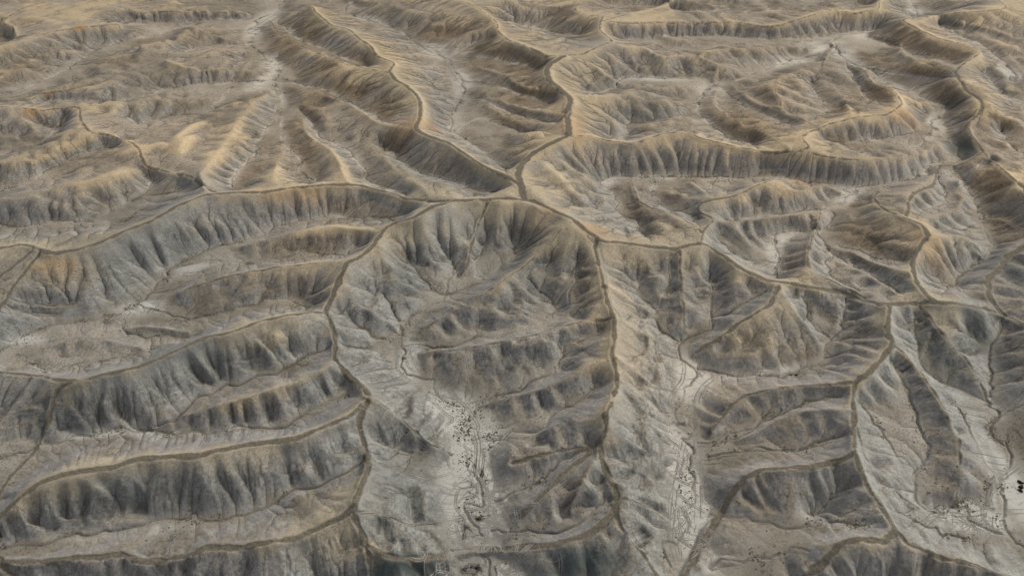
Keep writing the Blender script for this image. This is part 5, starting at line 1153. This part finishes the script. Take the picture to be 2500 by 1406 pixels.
# ---------------------------------------------------------------- materials
def nd(nt, t, **k):
    n = nt.nodes.new(t)
    for a, b in k.items(): setattr(n, a, b)
    return n
def ground_material(name):
    m = bpy.data.materials.new(name); m.use_nodes = True
    nt = m.node_tree; nt.nodes.clear()
    L = nt.links.new
    out = nd(nt, "ShaderNodeOutputMaterial"); bs = nd(nt, "ShaderNodeBsdfPrincipled")
    L(bs.outputs[0], out.inputs[0])
    bs.inputs["Roughness"].default_value = .95
    bs.inputs["Specular IOR Level"].default_value = .15
    geo = nd(nt, "ShaderNodeNewGeometry")
    def attr(n):
        a = nd(nt, "ShaderNodeAttribute"); a.attribute_name = n
        s = nd(nt, "ShaderNodeSeparateColor"); L(a.outputs["Color"], s.inputs[0])
        return s.outputs[0], s.outputs[1], s.outputs[2], a.outputs["Alpha"]
    cap, track, chan, brown = attr("mask_a")
    steep, floor_, scrub, pale = attr("mask_b")
    dark_patch, rust, trail, far_glow = attr("mask_c")
    def noise(scale, detail=3.0, rough=.6, stretch=None):
        n = nd(nt, "ShaderNodeTexNoise"); n.inputs["Scale"].default_value = scale
        n.inputs["Detail"].default_value = detail; n.inputs["Roughness"].default_value = rough
        if stretch:
            v = nd(nt, "ShaderNodeVectorMath", operation='MULTIPLY'); v.inputs[1].default_value = stretch
            L(geo.outputs["Position"], v.inputs[0]); L(v.outputs[0], n.inputs["Vector"])
        else:
            L(geo.outputs["Position"], n.inputs["Vector"])
        return n.outputs[0]
    def mth(op, a, b=None, c=None, clamp=False):
        n = nd(nt, "ShaderNodeMath", operation=op); n.use_clamp = clamp
        for i, v in enumerate((a, b, c)):
            if v is None: continue
            if isinstance(v, (int, float)): n.inputs[i].default_value = v
            else: L(v, n.inputs[i])
        return n.outputs[0]
    def ramp(x, a, b, lo=0.0, hi=1.0):
        n = nd(nt, "ShaderNodeMapRange"); n.interpolation_type = 'SMOOTHSTEP'
        L(x, n.inputs[0]); n.inputs[1].default_value = a; n.inputs[2].default_value = b
        n.inputs[3].default_value = lo; n.inputs[4].default_value = hi
        return n.outputs[0]
    def mix(f, a, b):
        n = nd(nt, "ShaderNodeMix", data_type='RGBA')
        n.clamp_factor = True
        if isinstance(f, (int, float)): n.inputs[0].default_value = f
        else: L(f, n.inputs[0])
        for i, v in ((6, a), (7, b)):
            if isinstance(v, tuple): n.inputs[i].default_value = (*v, 1)
            else: L(v, n.inputs[i])
        return n.outputs[2]
    fine = noise(.9, 4, .7); grit = noise(3.2, 3, .75); mid = noise(.12, 4, .6); big = noise(.018, 3, .5)
    C = GROUND
    tan = mix(ramp(mid, .35, .7), C['tan'], C['tan2'])
    tan = mix(mth('MULTIPLY_ADD', far_glow, .52, .17), tan, C['yellow'])  # far crests shift to yellow: golden light put into the colour
    grey = mix(ramp(mid, .35, .65), C['grey'], C['grey2'])
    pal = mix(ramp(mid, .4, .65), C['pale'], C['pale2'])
    base = mix(ramp(fine, .35, .65), C['soil'], C['soil2'])
    base = mix(mth('MULTIPLY', scrub, ramp(mth('ADD', fine, mth('MULTIPLY', mid, .5)), .55, .85)), base, C['scrub'])
    base = mix(steep, base, grey)
    base = mix(mth('MULTIPLY', brown, ramp(fine, .1, .5, .75, 1.0)), base, mix(ramp(grit, .42, .62), C['brown'], C['brown2']))
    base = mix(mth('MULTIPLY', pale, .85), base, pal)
    base = mix(mth('MULTIPLY', cap, .85), base, tan)
    base = mix(mth('MULTIPLY', floor_, .82), base, mix(ramp(fine, .4, .62), C['wash'], C['wash2']))
    base = mix(mth('MULTIPLY', dark_patch, ramp(fine, .2, .6, .8, 1.0)), base, C['dark_patch'])
    base = mix(mth('MULTIPLY', rust, ramp(fine, .3, .6)), base, C['rust'])
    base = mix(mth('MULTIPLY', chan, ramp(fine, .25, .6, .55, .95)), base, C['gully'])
    base = mix(track, base, mix(ramp(fine, .35, .65), C['track'], C['track2']))
    base = mix(mth('MULTIPLY', trail, .22, clamp=True), base, C['trail'])
    # rills running straight down the slope from the crest
    rs_, rdn, rmask, far_ = attr("rill_coord")
    def rill(fs, fd, wid, warp):
        cv = nd(nt, "ShaderNodeCombineXYZ")
        L(mth('MULTIPLY_ADD', rs_, fs, mth('MULTIPLY', mid if warp else fine, warp * fs)), cv.inputs[0]); L(mth('MULTIPLY', rdn, fd), cv.inputs[1])
        n = nd(nt, "ShaderNodeTexNoise"); n.inputs["Scale"].default_value = 1.0; n.inputs["Detail"].default_value = 2.0; n.inputs["Roughness"].default_value = .55
        L(cv.outputs[0], n.inputs["Vector"])
        return n.outputs[0], ramp(mth('ABSOLUTE', mth('SUBTRACT', n.outputs[0], .5)), 0.0, wid, 1.0, 0.0)
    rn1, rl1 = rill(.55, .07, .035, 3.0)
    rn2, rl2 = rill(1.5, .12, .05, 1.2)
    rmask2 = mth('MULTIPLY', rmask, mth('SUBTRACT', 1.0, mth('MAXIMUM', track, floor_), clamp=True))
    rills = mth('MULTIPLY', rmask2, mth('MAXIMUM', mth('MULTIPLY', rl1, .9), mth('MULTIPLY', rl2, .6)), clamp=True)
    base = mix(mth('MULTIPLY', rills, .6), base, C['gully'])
    spot = noise(.75, 2, .5); spot2 = noise(.3, 2, .6)
    plants = mth('MULTIPLY', mth('MAXIMUM', mth('MULTIPLY', scrub, .7), brown), mth('MULTIPLY', ramp(spot, .56, .62), ramp(spot2, .42, .56)))
    plants = mth('MULTIPLY', plants, mth('SUBTRACT', 1.0, track, clamp=True))
    base = mix(mth('MULTIPLY', plants, .7), base, (.05, .045, .032))
    glow_tint = mix(far_glow, (.985, .995, .98), (1.17, 1.10, 1.0))  # distant ground brighter and warmer: sunlit glow painted into its colour
    tm = nd(nt, 'ShaderNodeVectorMath', operation='MULTIPLY'); L(base, tm.inputs[0]); L(glow_tint, tm.inputs[1]); base = tm.outputs[0]
    # grain
    g = mth('MULTIPLY', mth('MULTIPLY_ADD', grit, .5, .75), ramp(fine, .3, .7, .80, 1.16)); g = mth('MULTIPLY', g, mth('MULTIPLY_ADD', big, .3, .85))
    mul = nd(nt, "ShaderNodeVectorMath", operation='SCALE'); L(base, mul.inputs[0]); L(g, mul.inputs["Scale"])
    L(mul.outputs[0], bs.inputs["Base Color"])
    b = nd(nt, "ShaderNodeBump"); b.inputs["Strength"].default_value = .5; b.inputs["Distance"].default_value = .5
    hsum = mth('ADD', mth('MULTIPLY', grit, .5), fine)
    hsum = mth('ADD', hsum, mth('MULTIPLY', rmask2, mth('SUBTRACT', mth('ADD', mth('MULTIPLY', rn1, 1.6), mth('MULTIPLY', rn2, .9)), mth('MULTIPLY', rills, .5))))
    hsum = mth('MULTIPLY', hsum, mth('MULTIPLY_ADD', track, -.8, 1.0))
    L(hsum, b.inputs["Height"]); L(b.outputs[0], bs.inputs["Normal"])
    return m
mat_ground = ground_material("badlands_ground")

# ---------------------------------------------------------------- terrain meshes: the ground, and every dirt track cut out of it
nrm = np.stack([-gx, -gy, np.ones_like(gx)], -1); nrm /= np.linalg.norm(nrm, axis=-1, keepdims=True)
POS = np.stack([XG, YY, h], -1).reshape(-1, 3).astype(np.float32)
NRM = nrm.reshape(-1, 3).astype(np.float32)
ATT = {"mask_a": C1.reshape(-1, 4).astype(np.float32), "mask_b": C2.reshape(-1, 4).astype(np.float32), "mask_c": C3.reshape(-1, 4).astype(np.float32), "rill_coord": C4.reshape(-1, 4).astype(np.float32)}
i = np.arange(NX - 1); j = np.arange(NY - 1)
q = (j[:, None] * NX + i[None, :])
QUADS = np.stack([q, q + 1, q + NX + 1, q + NX], -1).reshape(-1, 4)
on = ((trk - trw) < .15)
tq = np.where(on, tid, -1)
tcell = tq[:-1, :-1].reshape(-1)
def mesh_from(quads, name, pos=POS, att=ATT, normals=NRM, mat=None):
    used = np.zeros(len(pos), bool); used[quads.ravel()] = True
    remap = np.cumsum(used) - 1
    P = pos[used]; Q = remap[quads]
    me = bpy.data.meshes.new(name)
    me.vertices.add(len(P)); me.vertices.foreach_set("co", P.ravel())
    me.loops.add(Q.size); me.loops.foreach_set("vertex_index", Q.ravel().astype(np.int32))
    me.polygons.add(len(Q)); me.polygons.foreach_set("loop_start", np.arange(0, Q.size, 4, dtype=np.int32))
    me.polygons.foreach_set("use_smooth", np.ones(len(Q), bool))
    me.update(calc_edges=True)
    for k, v in (att or {}).items():
        a = me.color_attributes.new(name=k, type='FLOAT_COLOR', domain='POINT')
        a.data.foreach_set("color", v[used].ravel())
    if normals is not None:
        me.normals_split_custom_set_from_vertices(normals[used].tolist())
    if mat: me.materials.append(mat)
    o = bpy.data.objects.new(name, me); COL.objects.link(o)
    return o
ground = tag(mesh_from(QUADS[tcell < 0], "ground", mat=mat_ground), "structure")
for n in range(len(TR)):
    sel = tcell == n
    if sel.sum() < 6: continue
    tag(mesh_from(QUADS[sel], "dirt_track", mat=mat_ground), "structure")
# ---------------------------------------------------------------- wheel marks: thin pressed ruts lying on the ground
mrk = bpy.data.materials.new("wheel_rut"); mrk.use_nodes = True
_b = mrk.node_tree.nodes["Principled BSDF"]; _b.inputs["Roughness"].default_value = .95; _b.inputs["Specular IOR Level"].default_value = .1
_n = mrk.node_tree.nodes.new("ShaderNodeTexNoise"); _n.inputs["Scale"].default_value = .4
_g = mrk.node_tree.nodes.new("ShaderNodeNewGeometry"); _m = mrk.node_tree.nodes.new("ShaderNodeMix"); _m.data_type = 'RGBA'
_m.inputs[6].default_value = (.15, .143, .128, 1); _m.inputs[7].default_value = (.30, .288, .262, 1)
mrk.node_tree.links.new(_g.outputs["Position"], _n.inputs["Vector"]); mrk.node_tree.links.new(_n.outputs[0], _m.inputs[0]); mrk.node_tree.links.new(_m.outputs[2], _b.inputs["Base Color"])
def sample(x, y, A):
    fi, fj = to_ij(x, y)
    i0 = np.clip(fi.astype(int), 0, NX - 2); j0 = np.clip(fj.astype(int), 0, NY - 2)
    u = np.clip(fi - i0, 0, 1); v = np.clip(fj - j0, 0, 1)
    return (A[j0, i0] * (1 - u) + A[j0, i0 + 1] * u) * (1 - v) + (A[j0 + 1, i0] * (1 - u) + A[j0 + 1, i0 + 1] * u) * v
def ribbon_geo(D, hw, seed):
    """one or two wheel ruts following the ground; widths swell, thin and break"""
    D = D[::2]; n = len(D)
    if n < 4: return [], []
    r = np.random.default_rng(seed)
    tx, ty = np.gradient(D[:, 0]), np.gradient(D[:, 1]); L = np.hypot(tx, ty) + 1e-6
    nx_, ny_ = -ty / L, tx / L
    vs_, fs_ = [], []
    for o in ([0.0] if hw < .45 else [-hw * .75, hw * .75]):
        w = (.10 if hw < .45 else .13 + .09 * hw) * np.clip(1 + .5 * np.interp(np.arange(n), np.linspace(0, n, n // 6 + 2), r.standard_normal(n // 6 + 2)), .25, 1.8)
        w *= 1 + np.clip(D[:, 1] - 300, 0, 500) / 500
        w *= np.clip(np.minimum(np.arange(n), n - 1 - np.arange(n)) / 5.0, .1, 1)
        base = len(vs_)
        for s_ in (-1, 1):
            x = D[:, 0] + nx_ * (o + s_ * w); y = D[:, 1] + ny_ * (o + s_ * w)
            vs_ += list(zip(x, y, sample(x, y, h) + .06))
        gap = np.interp(np.arange(n), np.linspace(0, n, n // 8 + 2), r.standard_normal(n // 8 + 2)) > 1.0
        for k in range(n - 1):
            if not gap[k]: fs_.append((base + k, base + k + 1, base + n + k + 1, base + n + k))
    return vs_, fs_
def rut_object(name, items):
    V_, F_ = [], []
    for D, hw, a, seed in items:
        v, f = ribbon_geo(D, hw, seed); b0 = len(V_); V_ += v; F_ += [tuple(q + b0 for q in t) for t in f]
    if not F_: return None
    me = bpy.data.meshes.new(name); me.from_pydata(V_, [], F_); me.materials.append(mrk)
    o = bpy.data.objects.new(name, me); COL.objects.link(o); return o
NTR = len(TRAILS.strip().splitlines())
for it in RIBBONS[:NTR]:
    o = rut_object("wheel_track", [it])
    if o: tag(o, "structure")
o = rut_object("wheel_marks", RIBBONS[NTR:])
tag(o, "stuff", "tangled loops of thin wheel marks on the pale wash floors", "wheel marks")

# ---------------------------------------------------------------- the badlands that go on beyond the surveyed part
ax = np.concatenate([np.linspace(-5200, -1200, 60), np.linspace(-1180, 1180, 330), np.linspace(1200, 5200, 60)])
ay = np.concatenate([np.linspace(-1500, -140, 50), np.linspace(-130, 1600, 250), np.linspace(1615, 9000, 120)])
AX, AY = np.meshgrid(ax, ay)
vy = np.clip(AY + Y_OFF, VV[0], VV[-1]); uu = np.clip(AX / np.maximum(vy, 1), UU[0], UU[-1])
ex = uu * vy; ey = vy - Y_OFF
od = np.hypot(AX - ex, AY - ey)
fi, fj = to_ij(ex, ey)
ci = np.clip(fi.round().astype(int), 0, NX - 1); cj = np.clip(fj.round().astype(int), 0, NY - 1)
wx_ = AX + 14 * world_noise(AX, AY, 60.0, 95); wy_ = AY + 14 * world_noise(AX, AY, 60.0, 96)
hills = 15 - 15 * np.abs(world_noise(wx_, wy_ * 1.6, 75.0, 91)) - 6 * np.abs(world_noise(wx_ * 1.4, wy_, 34.0, 92)) + 3 * np.abs(world_noise(wx_, wy_, 18.0, 93))
wgt = np.clip(od / 45.0, 0, 1)
AZ = h[cj, ci] * (1 - wgt) + np.maximum(hills, -1) * wgt
AZ = np.where(od < 1.0, h[cj, ci] - 9.0, AZ - 1.2)
# never poke through the fine sheet: take the lowest height around
for s_ in range(2):
    p = np.pad(AZ, 1, mode='edge')
    low = np.minimum.reduce([p[:-2, 1:-1], p[2:, 1:-1], p[1:-1, :-2], p[1:-1, 2:], AZ])
    AZ = np.where(od < 1.0, low, AZ)
apos = np.stack([AX, AY, AZ], -1).reshape(-1, 3).astype(np.float32)
agy = np.gradient(AZ, axis=0) / np.gradient(ay)[:, None]; agx = np.gradient(AZ, axis=1) / np.gradient(ax)[None, :]
asl = np.hypot(agx, agy)
Z_ = np.zeros_like(AZ)
aatt = {"mask_a": np.stack([.8 * sst(9, 15, AZ), Z_, Z_, Z_], -1), "mask_b": np.stack([sst(.15, .35, asl), Z_, .5 + Z_, .6 * sst(.05, .2, -agx)], -1),
        "mask_c": np.stack([Z_, Z_, Z_, sst(250, 480, AY)], -1)}
aatt = {k: v.reshape(-1, 4).astype(np.float32) for k, v in aatt.items()}
nxa = len(ax)
qa = (np.arange(len(ay) - 1)[:, None] * nxa + np.arange(nxa - 1)[None, :])
QA = np.stack([qa, qa + 1, qa + nxa + 1, qa + nxa], -1).reshape(-1, 4)
tag(mesh_from(QA, "distant_ground", pos=apos, att=aatt, normals=None, mat=mat_ground), "structure")

# ---------------------------------------------------------------- shrubs
def shrub_material(name, c1, c2):
    m = bpy.data.materials.new(name); m.use_nodes = True
    nt = m.node_tree; bs = nt.nodes["Principled BSDF"]
    bs.inputs["Roughness"].default_value = .9; bs.inputs["Specular IOR Level"].default_value = .1
    g = nt.nodes.new("ShaderNodeNewGeometry"); n = nt.nodes.new("ShaderNodeTexNoise"); n.inputs["Scale"].default_value = 1.3
    nt.links.new(g.outputs["Position"], n.inputs["Vector"])
    mx = nt.nodes.new("ShaderNodeMix"); mx.data_type = 'RGBA'
    mx.inputs[6].default_value = (*c1, 1); mx.inputs[7].default_value = (*c2, 1)
    nt.links.new(n.outputs[0], mx.inputs[0]); nt.links.new(mx.outputs[2], bs.inputs["Base Color"])
    return m
mat_shrub = shrub_material("sagebrush", (.06, .057, .042), (.13, .12, .088))
mat_bush = shrub_material("dark_bush", (.012, .009, .008), (.035, .022, .018))
near_bed = np.exp(-(bed / 2.2) ** 2)
clump = np.clip(.35 + 1.1 * world_noise(XG, YY, 3.5, 61) + .6 * world_noise(XG, YY, 11.0, 62), 0, 1.8) ** 1.5
dens = (.10 * scrub + .55 * brown * (1 - .6 * steep) + 1.0 * near_bed * (1 - sst(.4, .8, slope)) + .35 * floor_ + .12 * gul * (1 - cap)) * clump
dens = dens * (1 - track) * (1 - np.clip(trail * 2, 0, .9)) * (1 - .8 * east * (1 - near_bed)) * (1 - .75 * cap) * (1 - sst(.75, 1.1, slope))
dens[(XG < -.63 * (YY + Y_OFF)) | (XG > .63 * (YY + Y_OFF))] *= .5
cellA = (dx_row * dy_row)[:, None]
pw = (dens * cellA).ravel(); pw /= pw.sum()
NS = 95000
rs = np.random.default_rng(5)
idx = np.searchsorted(np.cumsum(pw), rs.random(NS)); idx = np.clip(idx, 0, NX * NY - 1)
jj, ii = idx // NX, idx % NX
sx = XG[jj, ii] + rs.uniform(-.5, .5, NS) * dx_row[jj]; sy = YG[jj] + rs.uniform(-.5, .5, NS) * dy_row[jj]
sz = sample(sx, sy, h)
sr = np.exp(rs.normal(-1.45, .35, NS)).clip(.12, .42)
dist = np.sqrt(sx ** 2 + sy ** 2 + (sz - 250) ** 2)
big = sr / dist
# in the frame?
cP, sP = math.cos(math.radians(37)), math.sin(math.radians(37))
fw = sy * cP - (sz - 250) * sP; up_ = sy * sP + (sz - 250) * cP
vis = (np.abs(sx / fw) < .70) & (np.abs(up_ / fw) < .395)
order = np.argsort(-big * vis)
single = order[:295]; rest = order[295:]
def shrub_mesh(name, seed, mat, lumps=4):
    import bmesh
    bm = bmesh.new(); r = np.random.default_rng(seed)
    for k in range(lumps):
        g = bmesh.ops.create_icosphere(bm, subdivisions=2, radius=1.0)
        a = r.uniform(0, 6.28); d = 0 if k == 0 else r.uniform(.35, .7); s = r.uniform(.4, .75) if k else .75
        for v in g['verts']:
            f = 1 + r.uniform(-.28, .28)
            v.co.x = v.co.x * s * f + d * math.cos(a); v.co.y = v.co.y * s * f + d * math.sin(a); v.co.z = v.co.z * s * .75 * f + s * .45
    me = bpy.data.meshes.new(name); bm.to_mesh(me); bm.free(); me.materials.append(mat)
    return me
protos = [shrub_mesh("desert_shrub", 40 + k, mat_shrub, 3 + k % 2) for k in range(5)]
def zone(x, y):
    u = x / (y * cP + 245 * sP) * 1720 + 1250
    if u < 900: return "small dark desert shrub on the scrubby ground at lower left"
    if u < 1480: return "small dark desert shrub on the pale wash floor at lower centre"
    if u < 2090: return "small dark desert shrub beside the tracked wash right of centre"
    return "small dark desert shrub on the ground at the lower right"
grp = {"left": "shrubs scattered at lower left", "centre": "shrubs scattered on the central wash", "of centre": "shrubs by the wash right of centre", "right": "shrubs at the lower right"}
for n_, k in enumerate(single):
    o = bpy.data.objects.new("desert_shrub", protos[n_ % 5]); COL.objects.link(o)
    o.location = (sx[k], sy[k], sz[k] - .06); s_ = sr[k]
    o.scale = (s_ * rs.uniform(.85, 1.2), s_ * rs.uniform(.85, 1.2), s_ * rs.uniform(.7, 1.0)); o.rotation_euler = (0, 0, rs.uniform(0, 6.28))
    lb = zone(sx[k], sy[k])
    g_ = grp["left"] if lb.endswith("lower left") else grp["centre"] if lb.endswith("lower centre") else grp["of centre"] if lb.endswith("of centre") else grp["right"]
    tag(o, None, lb, "shrub", g_)
# the rest as one cover: small faceted tufts
V8 = np.array([(1, 0, .35), (0, 1, .4), (-1, 0, .35), (0, -1, .4), (0.1, 0, 1.0), (0, 0, -.2)])
F8 = np.array([(0, 1, 4), (1, 2, 4), (2, 3, 4), (3, 0, 4)])
n = len(rest); rot = rs.uniform(0, 6.28, n)
jit = rs.uniform(.7, 1.3, (n, 6, 3))
P = V8[None] * jit * sr[rest][:, None, None]; P[..., 2] *= .9
c_, s_ = np.cos(rot)[:, None], np.sin(rot)[:, None]
PX = P[..., 0] * c_ - P[..., 1] * s_ + sx[rest][:, None]; PY = P[..., 0] * s_ + P[..., 1] * c_ + sy[rest][:, None]; PZ = P[..., 2] + sz[rest][:, None]
vert = np.stack([PX, PY, PZ], -1).reshape(-1, 3).astype(np.float32)
fac = (F8[None] + (np.arange(n) * 6)[:, None, None]).reshape(-1, 3).astype(np.int32)
me = bpy.data.meshes.new("scrub_cover")
me.vertices.add(len(vert)); me.vertices.foreach_set("co", vert.ravel())
me.loops.add(fac.size); me.loops.foreach_set("vertex_index", fac.ravel())
me.polygons.add(len(fac)); me.polygons.foreach_set("loop_start", np.arange(0, fac.size, 3, dtype=np.int32))
me.update(calc_edges=True); me.materials.append(mat_shrub)
o = bpy.data.objects.new("scrub_cover", me); COL.objects.link(o)
tag(o, "stuff", "low dark desert scrub dotted over the brown slopes and along the washes", "scrub")
# five dark bushes that stand out singly
BL = ["left of two dark bushes touching on the wash below the fan-shaped hill",
      "right of two dark bushes touching on the wash below the fan-shaped hill",
      "topmost of three dark reddish bushes in a column at the right edge",
      "middle and fullest of three dark reddish bushes at the right edge",
      "lowest of three dark reddish bushes in a column at the right edge"]
for k, (x, y, r_) in enumerate(BUSHES):
    me = shrub_mesh("dark_bush", 70 + k, mat_bush, 5)
    o = bpy.data.objects.new("dark_bush", me); COL.objects.link(o)
    z = float(sample(np.array([x]), np.array([y]), h)[0])
    o.location = (x, y, z - .1); o.scale = (r_ * 1.3, r_, r_); o.rotation_euler = (0, 0, k * 1.3)
    tag(o, None, BL[k], "bush", "pair of dark bushes on the wash" if k < 2 else "three dark bushes at the right edge")
